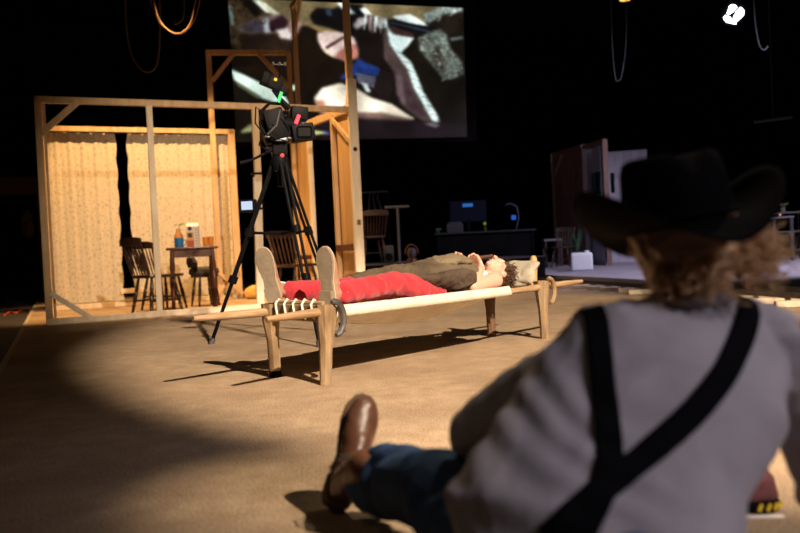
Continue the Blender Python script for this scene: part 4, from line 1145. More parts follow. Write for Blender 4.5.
def on_table(x, y): return tb_p + E1 * x + E2 * y + V(0, 0, .832)
# blue cup, orange glass, yellow glass, carton, jar with leaf
def glass(name, label, cat, p, r, h, col, mug=False):
    o = empty(name, p, 0, label, cat); o.scale = (1.25, 1.25, 1.25)
    obj('cup_wall', lathed([(r * .85, 0), (r, h), (r * .93, h), (r * .8, .008), (0, .008)], 18), M(name + '_mat', col, tuple(x * .7 for x in col), 12, .35), o, True)
    if mug: obj('handle', tubed([(r * .9, 0, h * .8), (r * 1.5, 0, h * .75), (r * 1.5, 0, h * .3), (r * .9, 0, h * .2)], .006, 8), M(name + '_mat', col), o, True)
    else: obj('drink', lathed([(0, .012), (r * .82, .012), (r * .9, h * .8), (0, h * .8)], 16), M(name + '_drink', col, tuple(x * .8 for x in col), 9, .2), o, True)
    return o
glass('blue_mug', 'bright blue mug at the edge of the small table', 'mug', on_table(-.17, -.10), .048, .10, (.03, .22, .55), True)
glass('juice_glass', 'glass of orange drink on the small table', 'glass', on_table(.17, -.10), .032, .10, (.85, .30, .04))
glass('juice_glass', 'glass of yellow drink on the small table', 'glass', on_table(.25, -.06), .03, .105, (.85, .55, .02))
ct = empty('carton', on_table(.02, -.05), ANG - .25, 'tall printed drinks carton with orange label on the small table', 'carton'); ct.scale = (1.2, 1.2, 1.25)
white_card = M('white_card', (.72, .66, .58), (.66, .6, .52), 8, .5)
obj('box', boxed((-.065, -.045, 0), (.065, .045, .22), .003), white_card, ct)
bm = bmesh.new(); hexa(bm, [(-.065, -.045, .22), (.065, -.045, .22), (.065, .045, .22), (-.065, .045, .22), (-.06, -.006, .255), (.06, -.006, .255), (.06, .006, .255), (-.06, .006, .255)])
obj('gable', bm, white_card, ct)
obj('red_label', boxed((-.066, -.0462, .0), (.01, -.0448, .07), 0), M('label_red', (.55, .10, .03), (.45, .07, .02), 12, .5), ct)
obj('orange_label', boxed((-.066, -.0462, .07), (.01, -.0448, .155), 0), M('label_orange', (.75, .36, .12), (.7, .3, .08), 12, .5), ct)
obj('round_emblem', lathed([(.014, 0), (.026, 0), (.026, .0012), (.014, .0012)], 20, (-.028, -.0465, .125), (0, -1, 0)), M('label_dark', (.06, .03, .02), (.04, .02, .015), 12, .5), ct)
obj('dark_print', lathed([(0, 0), (.022, 0), (.022, .0012), (0, .0012)], 20, (-.028, -.0465, .195), (0, -1, 0)), M('label_dark', (0, 0, 0)), ct)
for k in range(6): obj('print_line', boxed((.028, -.0465, .03 + k * .03), (.054, -.0452, .038 + k * .03), 0), M('label_grey', (.35, .3, .28), (.3, .26, .24), 9, .5), ct)
jr = empty('glass_jar', on_table(-.15, .08), 0, 'squat amber bottle with a green sprig on the small table', 'jar'); jr.scale = (1.25, 1.25, 1.3)
obj('jar_body', lathed([(0, 0), (.045, .0), (.048, .02), (.048, .12), (.025, .16), (.022, .19), (.018, .19), (0, .15)], 18), M('amber_jar', (.55, .26, .10), (.45, .2, .07), 9, .15), jr, True)
obj('sprig', tubed([(0, 0, .17), (.02, 0, .23), (.06, -.01, .25)], [.004, .003, .002], 6), M('stem', (.12, .08, .03), None, 9), jr)
for a in (-.9, -.3, .2, 2.6):
    bm = grid_sheet(lambda u, v: V(.015 + u * .07 * math.cos(a), u * .07 * math.sin(a) + (v - .5) * .03 * math.sin(PI * u), .225 + .02 * math.sin(PI * u)), 6, 2, .002)
    obj('leaf', bm, M('leaf_green', (.10, .42, .05), (.06, .3, .03), 12, .5), jr, True)
# padded stool beyond the table
so = empty('padded_stool', SL(2.02, 1.62), ANG + .2, 'low stool with dark grey cushion standing behind the small table', 'stool')
s_ = Solid(); s_.loft([((0, 0, .44), (.17, 0, 0), (0, .17, 0)), ((0, 0, .47), (.20, 0, 0), (0, .20, 0)), ((0, 0, .53), (.19, 0, 0), (0, .19, 0)), ((0, 0, .56), (.12, 0, 0), (0, .12, 0))], 24, 3)
s_.build('cushion', .012, M('grey_cushion', (.045, .047, .055), (.03, .031, .036), 12, .85, .3, 60), so, 3, lambda c, n: .008 * fbm(c, 12))
s_ = Solid(); s_.loft([((-.16, 0, .55), (.03, 0, 0), (0, .15, 0)), ((-.17, 0, .62), (.045, 0, 0), (0, .16, 0)), ((-.19, 0, .70), (.03, 0, 0), (0, .12, 0))], 24, 3)
s_.build('back_cushion', .012, M('grey_cushion', (0, 0, 0)), so, 3, lambda c, n: .008 * fbm(c, 12))
obj('seat_board', lathed([(0, .41), (.19, .41), (.19, .44), (0, .44)], 24), dark_wood, so, True)
for k in range(4):
    an = PI / 4 + k * PI / 2; obj('leg', turned_leg((.21 * math.cos(an), .21 * math.sin(an), 0), (.14 * math.cos(an), .14 * math.sin(an), .41), .02), dark_wood, so, True)
# yellow sandbag
s_ = Solid(); s_.loft([((-.17, 0, .08), (0, .06, 0), (0, 0, .05)), ((-.12, 0, .10), (0, .10, 0), (0, 0, .09)), ((0, 0, .11), (0, .12, 0), (0, 0, .11)), ((.12, 0, .10), (0, .10, 0), (0, 0, .09)), ((.17, 0, .08), (0, .06, 0), (0, 0, .05))], 24, 3)
o = s_.build('sandbag', .012, M('ochre_cloth', (.62, .38, .10), (.5, .28, .07), 12, .9, .3, 50), None, 3, lambda c, n: .014 * fbm(c, 11))
sb = SL(2.98, 2.62); o.location = (sb.x, sb.y, 0.0); o.rotation_euler = (0, 0, ANG + .3)
tag(o, 'crumpled ochre sandbag lying at the foot of the curtain frame', 'sandbag')

# ------------------------------------------------------------------ low riser and dim things behind the cot
rz0 = .46
r0, r1 = P(362, 262, 12.4), P(545, 262, 12.9)
bm = bmesh.new()
def quadbox(bm, a, b, depth, z0, z1):
    d = (b - a); d.z = 0; d.normalize(); n = V(-d.y, d.x, 0) * depth
    a = V(a.x, a.y, 0); b = V(b.x, b.y, 0)
    hexa(bm, [p + V(0, 0, z0) for p in (a, b, b + n, a + n)] + [p + V(0, 0, z1) for p in (a, b, b + n, a + n)])
riser = empty('black_riser', (r0.x, r0.y, -.02), 0, 'long low black riser with a pale edge strip standing behind the cot', 'riser')
quadbox(bm, r0, r1, 1.6, -.02, rz0 - .02); par(obj('riser_body', bm, M('riser_black', (.004, .004, .005), (.006, .006, .006), 5, .9, spec=.05)), riser)
bm = bmesh.new(); quadbox(bm, r0 - V(0, .02, 0), r1 - V(0, .02, 0), 1.62, rz0 - .02, rz0); par(obj('riser_top', bm, M('riser_top', (.05, .045, .05), (.04, .036, .04), 5, .6)), riser)
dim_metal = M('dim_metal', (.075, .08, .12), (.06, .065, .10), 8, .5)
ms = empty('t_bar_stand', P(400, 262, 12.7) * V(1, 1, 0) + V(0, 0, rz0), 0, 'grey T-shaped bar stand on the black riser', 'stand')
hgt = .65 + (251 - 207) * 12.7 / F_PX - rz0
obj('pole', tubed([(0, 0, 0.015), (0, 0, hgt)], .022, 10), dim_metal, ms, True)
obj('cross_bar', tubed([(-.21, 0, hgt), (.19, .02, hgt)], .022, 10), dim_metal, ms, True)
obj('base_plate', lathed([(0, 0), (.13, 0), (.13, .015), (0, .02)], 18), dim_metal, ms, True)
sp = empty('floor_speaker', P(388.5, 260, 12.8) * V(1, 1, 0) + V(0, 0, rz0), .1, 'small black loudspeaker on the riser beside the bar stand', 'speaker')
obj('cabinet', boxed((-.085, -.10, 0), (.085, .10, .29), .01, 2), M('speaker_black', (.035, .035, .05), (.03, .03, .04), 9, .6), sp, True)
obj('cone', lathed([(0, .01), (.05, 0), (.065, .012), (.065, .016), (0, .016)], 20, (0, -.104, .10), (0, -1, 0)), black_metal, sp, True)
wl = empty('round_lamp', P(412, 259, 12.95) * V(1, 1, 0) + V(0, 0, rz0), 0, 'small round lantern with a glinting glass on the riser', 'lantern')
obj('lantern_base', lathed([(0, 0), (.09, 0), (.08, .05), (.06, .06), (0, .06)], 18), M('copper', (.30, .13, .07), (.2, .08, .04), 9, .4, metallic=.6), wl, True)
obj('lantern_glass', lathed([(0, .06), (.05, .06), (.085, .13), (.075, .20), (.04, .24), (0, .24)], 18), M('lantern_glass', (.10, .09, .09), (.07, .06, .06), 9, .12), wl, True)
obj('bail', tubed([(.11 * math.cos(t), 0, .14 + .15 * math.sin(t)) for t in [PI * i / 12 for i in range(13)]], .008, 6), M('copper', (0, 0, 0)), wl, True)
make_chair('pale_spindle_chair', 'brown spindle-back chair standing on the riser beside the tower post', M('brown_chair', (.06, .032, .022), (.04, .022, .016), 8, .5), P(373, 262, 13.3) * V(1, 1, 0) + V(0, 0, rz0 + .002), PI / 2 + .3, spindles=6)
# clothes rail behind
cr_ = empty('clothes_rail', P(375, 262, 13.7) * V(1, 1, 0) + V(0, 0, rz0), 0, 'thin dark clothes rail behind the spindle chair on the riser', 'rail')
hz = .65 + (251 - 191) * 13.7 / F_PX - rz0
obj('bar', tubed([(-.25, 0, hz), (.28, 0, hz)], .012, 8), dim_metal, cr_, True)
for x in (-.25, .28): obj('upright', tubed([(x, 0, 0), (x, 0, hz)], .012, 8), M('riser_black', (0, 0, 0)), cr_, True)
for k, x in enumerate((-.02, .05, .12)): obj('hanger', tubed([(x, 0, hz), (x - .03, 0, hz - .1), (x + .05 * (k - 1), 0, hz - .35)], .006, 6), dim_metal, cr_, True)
# work desk with blue lit monitor
dk_p = P(486, 262, 15.2) * V(1, 1, 0)
dk = empty('work_desk', dk_p + V(0, 0, -.02), 0, 'dark work desk with a blue-lit computer in the unlit background', 'desk')
dz = .65 + (247 - 231.5) * 15.2 / F_PX + .02
obj('desk_top', boxed((-1.0, -.35, dz - .03), (.95, .35, dz), .004), M('desk_top', (.03, .03, .036), (.025, .025, .03), 5, .4), dk)
for sx in (-.93, .88):
    for sy in (-.3, .3): obj('leg', boxed((sx - .02, sy - .02, 0), (sx + .02, sy + .02, dz - .03), .002), M('riser_black', (0, 0, 0)), dk)
obj('front_drape', boxed((-.92, -.30, .1), (.88, -.28, dz - .03), 0), black_cloth, dk)
mo = empty('computer_monitor', dk_p + V(-.30, .1, dz - .02), 0, 'flat monitor seen from behind with a blue lit panel, on the work desk', 'monitor')
obj('stand', boxed((-.03, -.03, 0), (.03, .03, .25), .004), black_metal, mo)
obj('foot', boxed((-.12, -.09, 0), (.12, .09, .015), .003), black_metal, mo)
obj('panel', boxed((-.36, -.02, .2), (.36, .02, .62), .008), M('navy_panel', (.003, .005, .016), (.002, .004, .012), 5, .6, spec=.1), mo)
o = obj('blue_display', boxed((-.10, -.024, .50), (.10, -.019, .565), .002), EM('blue_light', (.05, .30, 1.0), .4), mo)
pr_ = empty('box_device', dk_p + V(-.60, -.2, dz - .02), 0, 'grey box device on the work desk', 'device')
obj('case', boxed((-.16, -.11, 0), (.16, .11, .16), .01, 2), M('device_grey', (.04, .04, .044), (.03, .03, .034), 7, .5), pr_); obj('lid', boxed((-.14, -.09, .16), (.14, .09, .20), .008), M('device_grey', (0, 0, 0)), pr_)
gl = empty('desk_flask', dk_p + V(.0, -.1, dz - .02), 0, 'small flask with a yellow-green glint on the work desk', 'flask')
obj('flask_body', lathed([(0, 0), (.03, 0), (.035, .05), (.012, .1), (.012, .13), (0, .13)], 12), M('flask_dark', (.05, .06, .02), None, 9, .2), gl, True)
obj('flask_cap', lathed([(0, .13), (.028, .13), (.028, .175), (0, .175)], 12), EM('lime_glint', (.35, .55, .05), .35), gl)  # cap is no lamp; its faint glow paints the yellow-green glint
lp = empty('desk_lamp', dk_p + V(.62, 0, dz - .02), 0, 'thin gooseneck desk lamp with a small blue light at the desk end', 'lamp')
obj('base', lathed([(0, 0), (.07, 0), (.06, .02), (0, .025)], 16), black_metal, lp, True)
obj('gooseneck', tubed([(0, 0, .02), (.06, 0, .25), (.03, 0, .45), (-.08, 0, .52), (-.2, 0, .50)], .010, 8), dim_metal, lp, True)
obj('blue_lamp', boxed((-.09, -.04, .20), (.0, -.02, .29), .008), EM('blue_small', (.05, .20, 1.0), .4), lp)
obj('lamp_cap', lathed([(0, 0), (.035, .01), (.03, .05), (0, .055)], 12, (-.2, 0, .455)), black_metal, lp, True)
gb = empty('green_pouch', dk_p + V(-.98 + .08, -.12, dz - .02), 0, 'small dark green pouch at the end of the work desk', 'pouch')
s_ = Solid(); s_.loft([((0, 0, 0.0), (.08, 0, 0), (0, .06, 0)), ((0, 0, .05), (.09, 0, 0), (0, .065, 0)), ((0, 0, .10), (.05, 0, 0), (0, .03, 0))]); s_.build('pouch_body', .01, M('pouch_green', (.03, .09, .03), None, 9, .8), gb, 2)
obj('flap', boxed((-.06, -.07, .06), (.06, -.055, .10), .004), M('pouch_green', (0, 0, 0)), gb)
# ------------------------------------------------------------------ railway track along the platform edge
trk = empty('rail_track', (0, 0, 0), 0, 'narrow rail track with pale wooden sleepers in front of the pale platform', 'rail track')
tA, tB = G(800, 297.5, .07), G(556, 281, .07)
td_ = (tB - tA); td_.z = 0; tl_ = td_.length; td_.normalize(); tn = V(td_.y, -td_.x, 0)
if tn.x < 0: tn = -tn
t_start = tA - td_ * 2.2
rail_m = M('rail_steel', (.06, .055, .05), (.10, .08, .06), 12, .45, .1, 40, metallic=.5)
sleeper_m = M('sleeper', (.72, .62, .46), (.58, .47, .32), 9, .7, .2, 40)
for k, off in enumerate((0.0, .48)):
    a_ = V(t_start.x, t_start.y, 0) + tn * off; b_ = a_ + td_ * (tl_ + 2.9)
    par(obj('rail', beam_bm(a_ + V(0, 0, .085), b_ + V(0, 0, .085), .05, .045, Z_, .006), rail_m), trk)
ns = 19
rs_ = random.Random(4)
for k in range(ns):
    c = V(t_start.x, t_start.y, .03) + td_ * (.25 + k * (tl_ + 2.7) / ns) + tn * (.16 + rs_.uniform(-.05, .05))
    sdir = (tn * .8 - td_ * .35 + td_ * rs_.uniform(-.08, .08)).normalized()
    par(obj('sleeper', beam_bm(c - sdir * (.46 + rs_.uniform(0, .06)), c + sdir * .44, .055, .12, Z_, .006), sleeper_m), trk)

# ------------------------------------------------------------------ right-hand set on the platform
PZ = .12
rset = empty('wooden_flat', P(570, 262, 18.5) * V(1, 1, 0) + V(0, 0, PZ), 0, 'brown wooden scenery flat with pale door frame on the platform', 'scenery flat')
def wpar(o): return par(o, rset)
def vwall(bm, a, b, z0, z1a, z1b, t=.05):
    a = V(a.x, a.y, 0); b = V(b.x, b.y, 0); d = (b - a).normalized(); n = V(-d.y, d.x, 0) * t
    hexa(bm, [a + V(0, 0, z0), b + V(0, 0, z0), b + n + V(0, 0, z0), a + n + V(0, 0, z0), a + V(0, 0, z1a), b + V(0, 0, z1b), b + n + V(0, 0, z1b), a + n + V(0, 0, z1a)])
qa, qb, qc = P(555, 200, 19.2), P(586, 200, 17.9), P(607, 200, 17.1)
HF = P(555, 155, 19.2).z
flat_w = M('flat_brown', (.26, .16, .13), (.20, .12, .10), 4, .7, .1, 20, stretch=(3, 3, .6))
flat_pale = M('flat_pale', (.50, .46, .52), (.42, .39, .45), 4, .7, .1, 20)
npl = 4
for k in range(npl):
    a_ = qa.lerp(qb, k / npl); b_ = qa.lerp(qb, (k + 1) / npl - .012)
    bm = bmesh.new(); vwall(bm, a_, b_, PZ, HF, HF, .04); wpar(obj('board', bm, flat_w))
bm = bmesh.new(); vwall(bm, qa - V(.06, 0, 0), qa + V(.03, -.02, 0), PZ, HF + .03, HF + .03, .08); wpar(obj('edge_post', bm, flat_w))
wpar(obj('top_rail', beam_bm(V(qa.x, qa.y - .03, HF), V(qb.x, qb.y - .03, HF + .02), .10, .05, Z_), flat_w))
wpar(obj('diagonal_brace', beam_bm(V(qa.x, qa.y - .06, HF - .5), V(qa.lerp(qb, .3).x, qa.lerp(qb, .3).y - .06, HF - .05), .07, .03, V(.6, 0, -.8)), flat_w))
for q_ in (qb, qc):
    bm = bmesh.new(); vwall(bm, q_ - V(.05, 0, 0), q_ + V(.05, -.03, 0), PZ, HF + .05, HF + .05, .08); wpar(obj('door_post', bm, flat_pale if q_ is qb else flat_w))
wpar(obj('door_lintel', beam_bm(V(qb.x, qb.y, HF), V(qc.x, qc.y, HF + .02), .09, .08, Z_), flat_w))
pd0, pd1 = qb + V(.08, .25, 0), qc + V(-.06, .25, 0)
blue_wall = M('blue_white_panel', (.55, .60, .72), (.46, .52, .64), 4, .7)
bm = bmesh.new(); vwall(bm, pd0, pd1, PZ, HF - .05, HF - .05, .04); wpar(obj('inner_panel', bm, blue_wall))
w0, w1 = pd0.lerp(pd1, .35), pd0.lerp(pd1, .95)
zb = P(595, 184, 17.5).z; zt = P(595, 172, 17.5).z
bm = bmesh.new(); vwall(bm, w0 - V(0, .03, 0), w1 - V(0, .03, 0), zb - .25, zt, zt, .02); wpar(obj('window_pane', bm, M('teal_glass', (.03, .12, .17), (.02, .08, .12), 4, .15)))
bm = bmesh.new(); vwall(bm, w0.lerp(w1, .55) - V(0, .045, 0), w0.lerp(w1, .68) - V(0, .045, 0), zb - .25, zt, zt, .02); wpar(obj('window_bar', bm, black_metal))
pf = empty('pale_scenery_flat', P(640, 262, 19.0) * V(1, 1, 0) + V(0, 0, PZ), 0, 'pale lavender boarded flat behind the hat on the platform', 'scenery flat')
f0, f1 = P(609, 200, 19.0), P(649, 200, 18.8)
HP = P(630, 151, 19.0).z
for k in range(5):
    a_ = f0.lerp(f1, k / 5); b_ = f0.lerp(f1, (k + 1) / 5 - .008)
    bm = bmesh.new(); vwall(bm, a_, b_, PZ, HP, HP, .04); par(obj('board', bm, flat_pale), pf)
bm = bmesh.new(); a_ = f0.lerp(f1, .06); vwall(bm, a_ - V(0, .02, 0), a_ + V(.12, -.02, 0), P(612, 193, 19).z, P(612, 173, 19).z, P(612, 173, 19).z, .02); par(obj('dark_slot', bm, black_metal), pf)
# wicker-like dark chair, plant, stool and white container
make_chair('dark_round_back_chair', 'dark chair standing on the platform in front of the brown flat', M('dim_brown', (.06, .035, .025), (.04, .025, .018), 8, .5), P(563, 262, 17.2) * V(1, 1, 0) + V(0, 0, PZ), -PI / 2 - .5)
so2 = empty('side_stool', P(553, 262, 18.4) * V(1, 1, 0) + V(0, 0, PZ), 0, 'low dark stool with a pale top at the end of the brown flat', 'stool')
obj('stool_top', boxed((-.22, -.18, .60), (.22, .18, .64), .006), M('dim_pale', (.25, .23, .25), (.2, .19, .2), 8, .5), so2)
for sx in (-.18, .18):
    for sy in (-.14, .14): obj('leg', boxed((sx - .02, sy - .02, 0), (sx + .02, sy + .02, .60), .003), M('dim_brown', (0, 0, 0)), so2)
pp = P(577, 266, 15.6) * V(1, 1, 0) + V(0, 0, PZ)
pot = empty('potted_plant', pp, 0, 'spiky green plant in a terracotta pot beside the white container', 'plant')
obj('pot', lathed([(0, 0), (.12, 0), (.17, .24), (.19, .24), (.19, .29), (.16, .29), (.15, .25), (0, .25)], 20), M('terracotta', (.30, .11, .06), (.22, .08, .045), 8, .7), pot, True)
obj('soil', lathed([(0, .24), (.155, .24), (.15, .262), (0, .27)], 16), M('soil', (.03, .02, .015), None, 20, .95), pot, True)
rp_ = random.Random(9)
for k in range(22):
    a = rp_.uniform(0, 2 * PI); tilt = rp_.uniform(.08, .55); ln = rp_.uniform(.35, .75)
    def leaf_fn(u, v, a=a, tilt=tilt, ln=ln):
        r_ = u * ln * math.sin(tilt) * (1 + .5 * u); z = .25 + u * ln * math.cos(tilt) - .08 * u * u * tilt
        wd = .022 * math.sin(PI * min(u + .15, 1)) * (v - .5) * 2
        return V(r_ * math.cos(a) - wd * math.sin(a), r_ * math.sin(a) + wd * math.cos(a), z)
    obj('leaf', grid_sheet(leaf_fn, 6, 1, .004), M('dim_leaf', (.05, .12, .06), (.03, .08, .04), 9, .4), pot, True)
jc = P(582, 271, 14.6); jc.z = PZ
jr2 = empty('white_container', jc, -.2, 'glossy white plastic container standing at the platform edge', 'container')
bm = boxed((-.20, -.15, 0), (.20, .15, .34), .05, 4); obj('tank', bm, M('white_plastic', (.90, .92, .95), (.87, .89, .93), 6, .3), jr2, True)
obj('cap', lathed([(0, .34), (.045, .34), (.045, .375), (0, .38)], 14, (.10, 0, 0)), M('white_plastic', (0, 0, 0)), jr2, True)
# table with small lights at the far right
rt_p = P(766, 250, 15.0) * V(1, 1, 0)
rz_ = P(766, 217.5, 15.0).z
rt = empty('equipment_table', rt_p + V(0, 0, PZ), 0, 'pale-topped equipment table with small lit devices at the back of the platform', 'table')
obj('table_top', boxed((-.55, -.3, rz_ - PZ - .03), (.42, .3, rz_ - PZ), .005), M('dim_top', (.16, .15, .18), (.13, .12, .15), 5, .5), rt)
for sx in (-.5, .04, .38):
    obj('leg', boxed((sx - .025, -.28, 0), (sx + .025, -.23, rz_ - PZ - .03), .003), M('dim_leg', (.06, .06, .07), None, 9, .5), rt)
for x, nm, lb, col in ((.02, 'red_indicator', 'tiny red indicator lamp on the equipment table', (1, .04, .03)), (.32, 'amber_indicator', 'tiny amber indicator lamp on the equipment table', (.9, .5, .15))):
    o = empty(nm, rt_p + V(x - .1, -.1, rz_), 0, lb, 'indicator')
    obj('case', boxed((-.07, -.05, 0), (.07, .05, .06), .006), black_metal, o)
    obj('lens', lathed([(0, 0), (.018, 0), (.014, .012), (0, .016)], 10, (0, -.052, .04), (0, -1, 0)), EM(nm + '_glow', col, 1.2), o)
shelf = empty('metal_trolley', P(787, 250, 15.6) * V(1, 1, 0) + V(0, 0, PZ), 0, 'dark wire trolley with a pale shelf beyond the equipment table', 'trolley')
for sx in (-.35, .35):
    for sy in (-.2, .2): obj('upright', tubed([(sx, sy, 0), (sx, sy, .95)], .014, 8), M('dim_frame', (.05, .05, .055), (.04, .04, .045), 9, .5), shelf, True)
for z in (.18, .55, .93): obj('shelf', boxed((-.36, -.21, z - .012), (.36, .21, z + .012), .003), M('dim_shelf', (.13, .12, .10), (.10, .09, .08), 9, .5), shelf)
yp = empty('small_plant', P(784, 250, 15.6) * V(1, 1, 0) + V(0, 0, PZ + .942), 0, 'small pale green leafy bunch on the wire trolley', 'plant')
obj('cup', lathed([(0, 0), (.05, 0), (.06, .1), (.05, .1), (0, .02)], 14), M('dim_shelf', (0, 0, 0)), yp, True)
for k in range(9):
    a = k * .7; bm = grid_sheet(lambda u, v: V(u * .12 * math.cos(a) + (v - .5) * .05 * math.sin(a) * math.sin(PI * u), u * .12 * math.sin(a) - (v - .5) * .05 * math.cos(a) * math.sin(PI * u), .09 + .1 * u), 5, 1, .003)
    obj('leaf', bm, M('olive_leaf', (.30, .28, .14), (.22, .2, .1), 9, .6), yp)
# ------------------------------------------------------------------ overhead: stage lamp, amber lamp, cables, pipe
sl_p = P(733, 14, 15.5)
sl = empty('stage_lamp', sl_p, 0, 'bright cool-white stage lamp with bracket hanging from the dark ceiling', 'stage light')
aim = (V(4.0, 6.0, 0.3) - sl_p).normalized(); ax_r = aim.cross(V(0, 0, 1)).normalized(); ax_u = ax_r.cross(aim)
obj('housing', tubed([-aim * .42, -aim * .36, -aim * .02, aim * .05], [.12, .20, .22, .24], 24), black_metal, sl, True)
lens_m = EM('lamp_glow', (.80, .90, 1.0), 14.0)
def petal(poly):
    bm = bmesh.new(); a_ = [bm.verts.new(ax_r * x + ax_u * y + aim * .062) for x, y in poly]; b_ = [bm.verts.new(ax_r * x + ax_u * y + aim * .075) for x, y in poly]
    bm.faces.new(a_[::-1]); bm.faces.new(b_)
    for i in range(len(poly)): bm.faces.new((a_[i], a_[(i + 1) % len(poly)], b_[(i + 1) % len(poly)], b_[i]))
    return bm
for poly in ([(-.19, .05), (-.13, .12), (-.06, .06), (-.005, -.06), (-.05, -.14), (-.12, -.09), (-.18, -.03)], [(-.06, .14), (.0, .19), (.07, .18), (.09, .10), (.12, .03), (.05, .03), (-.01, .08)], [(.02, -.09), (.08, -.03), (.16, .0), (.18, -.06), (.13, -.12), (.03, -.16), (-.06, -.19)]):
    obj('lens_segment', petal(poly), lens_m, sl)
obj('bracket', tubed([ax_r * .25, ax_r * .27 + V(0, 0, .28), V(0, 0, .36), -ax_r * .27 + V(0, 0, .28), -ax_r * .25], .018, 8), black_metal, sl, True)
obj('hanger', tubed([(0, 0, .36), (0, 0, 8.0 - sl_p.z)], .02, 8), black_metal, sl, True)
al_p = P(625, -1, 15.5)
al = empty('amber_lamp', al_p, 0, 'small amber lit lamp hanging under the dark ceiling', 'stage light')
obj('shade', lathed([(.16, 0), (.15, .06), (.09, .16), (0, .18), (0, .14), (.07, .12), (.13, .05), (.14, 0)], 18), black_metal, al, True)
obj('bulb', lathed([(0, -.03), (.10, -.02), (.12, .03), (0, .05)], 14), EM('amber_glow', (1.0, .45, .10), 1.6), al, True)
obj('hanger', tubed([(0, 0, .17), (0, 0, 8.0 - al_p.z)], .012, 8), black_metal, al, True)
cable_m = M('tan_cable', (.26, .15, .07), (.2, .11, .05), 9, .5)
grey_cable = M('grey_cable', (.07, .07, .08), (.05, .05, .055), 9, .5)
def cable(pxs, Y, r, mat, label, up=(True, True)):
    pts = [P(x, y, Y) for x, y in pxs]
    if up[0]: pts = [V(pts[0].x - .05, pts[0].y, 8.0)] + pts
    if up[1]: pts = pts + [V(pts[-1].x + .05, pts[-1].y, 8.0)]
    return tag(obj('hanging_cable', tubed(densify(pts, 8), r, 6), mat, None, 'full'), label, 'cable')
cable([(151, -30), (156, 10), (164, 26), (176, 33.5), (188, 27), (194, 8), (195, -30)], 11.6, .009, cable_m, 'tan cable loop hanging above the curtained room')
cable([(147, -30), (155, 14), (168, 30), (180, 33.8), (192, 24), (199, 4), (201, -30)], 11.75, .008, cable_m, 'second slightly wider tan cable loop beside the first above the curtained room')
cable([(182, -30), (184, 12), (180, 22), (174, 24)], 12.0, .009, M('dim_cable', (.16, .09, .05), None, 9, .6), 'short dim brown cable end hanging inside the tan cable loops', (True, False))
cable([(123, -30), (128, 40), (138, 66), (150, 72), (158, 60), (160, 20), (158, -30)], 12.4, .012, M('dim_cable', (0, 0, 0)), 'dim dark cable loop hanging lower beside the tan loops')
cable([(610, -30), (612, 40), (615, 76), (618, 81), (622, 74), (626, 40), (626, -30)], 14.5, .008, grey_cable, 'thin grey cable loop hanging below the amber lamp')
cable([(752, -30), (755, 20), (759, 44), (764, 50), (768, 46)], 14.0, .012, grey_cable, 'thin grey cable hanging beside the bright stage lamp', (True, False))
pipe_a, pipe_b = P(754, 122, 17.0), P(792, 117, 17.0)
tag(obj('pipe_bar', tubed([pipe_a, pipe_b], .035, 10), M('dim_pipe', (.10, .09, .09), None, 9, .5), None, True), 'short dim grey pipe fixed high on the back of the hall', 'pipe')
hz_ = tag(obj('support_cable', tubed([pipe_a.lerp(pipe_b, .5), V(pipe_a.lerp(pipe_b, .5).x, 17.0, 8.0)], .012, 6), grey_cable), None, None); hz_.parent = [o for o in bpy.data.objects if o.name == 'pipe_bar'][0]
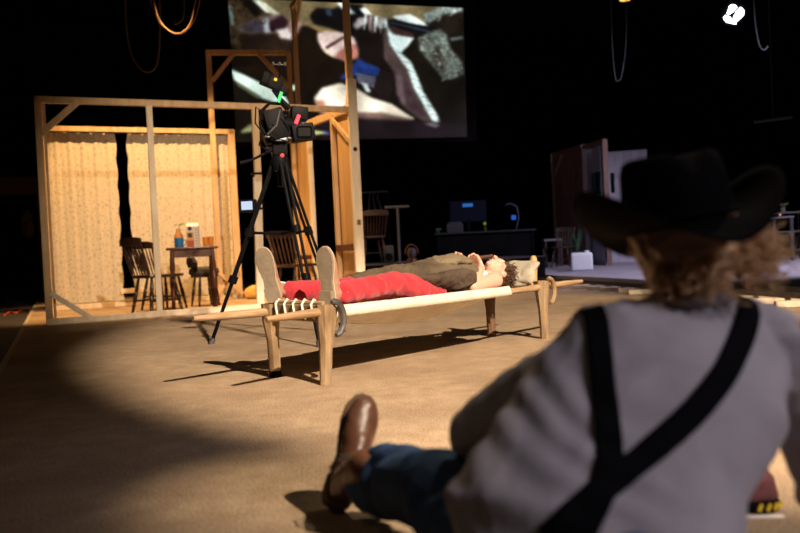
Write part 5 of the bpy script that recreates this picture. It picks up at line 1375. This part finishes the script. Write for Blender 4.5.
# ------------------------------------------------------------------ dim things left of the timber room
lw_ = P(18, 250, 16.5)
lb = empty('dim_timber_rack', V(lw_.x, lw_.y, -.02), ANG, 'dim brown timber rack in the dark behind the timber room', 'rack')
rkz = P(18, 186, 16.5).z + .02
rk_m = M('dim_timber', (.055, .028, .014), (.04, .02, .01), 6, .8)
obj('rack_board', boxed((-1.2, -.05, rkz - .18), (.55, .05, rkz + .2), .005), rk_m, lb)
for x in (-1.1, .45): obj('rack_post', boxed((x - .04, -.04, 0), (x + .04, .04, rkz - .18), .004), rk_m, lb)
s_ = Solid(); cpt = P(27, 224, 16.3); s_.loft([((0, 0, -.28), (.10, 0, 0), (0, .04, 0)), ((0, 0, -.1), (.15, 0, 0), (0, .07, 0)), ((0, 0, .12), (.12, 0, 0), (0, .06, 0)), ((0, 0, .3), (.04, 0, 0), (0, .03, 0))])
o = s_.build('hanging_rag', .02, M('dim_rag', (.10, .065, .05), (.06, .04, .03), 9, .9), None, 2, lambda c, n: .03 * fbm(c, 9)); o.location = cpt; tag(o, 'dim pale rag hanging from the timber rack', 'rag')
cbp = [G(4, 316, -.01), G(10, 312, -.01), G(16, 313, -.01), G(24, 309.5, -.01), G(30, 310, -.01)]
tag(obj('floor_cable', tubed(densify(cbp, 6), .018, 6), M('red_cable', (.45, .06, .03), (.3, .04, .02), 9, .5), None, 'full'), 'short red cable lying on the dark floor beside the tape line', 'cable')
# ------------------------------------------------------------------ dark shoe with yellow marks beyond the seated person's arm
sh = G(752, 506)
shoe = empty('red_black_bag', sh, .15, 'small dark red and black bag with yellow marks on the sand', 'bag')
s_ = Solid(); s_.loft([((0, 0, .004), (.055, 0, 0), (0, .04, 0)), ((0, 0, .03), (.06, 0, 0), (0, .045, 0)), ((.004, 0, .07), (.048, 0, 0), (0, .036, 0)), ((.01, 0, .10), (.022, 0, 0), (0, .018, 0))], 24, 2.6)
s_.build('bag_body', .005, M('dark_maroon', (.12, .035, .035), (.07, .02, .022), 14, .8, .3, 50), shoe, 3, lambda c, n: .004 * fbm(c, 40))
obj('bag_base', lathed([(0, 0), (.058, 0), (.062, .012), (.058, .026), (0, .026)], 20), black_cloth, shoe, True)
for k in range(4):
    a = -1.9 + k * .32; c_ = V(.062 * math.cos(a), .062 * math.sin(a), .008)
    obj('yellow_mark', beam_bm(c_, c_ + V(.008, 0, .016), .008, .003, V(1, 0, 0), 0), M('yellow_mark', (.75, .55, .03), (.6, .42, .02), 9, .6), shoe)
obj('bag_tie', tubed([(.01, 0, .10), (.016, .004, .125)], [.012, .008], 8), M('pinkish', (.35, .12, .12), None, 9, .8), shoe, True)
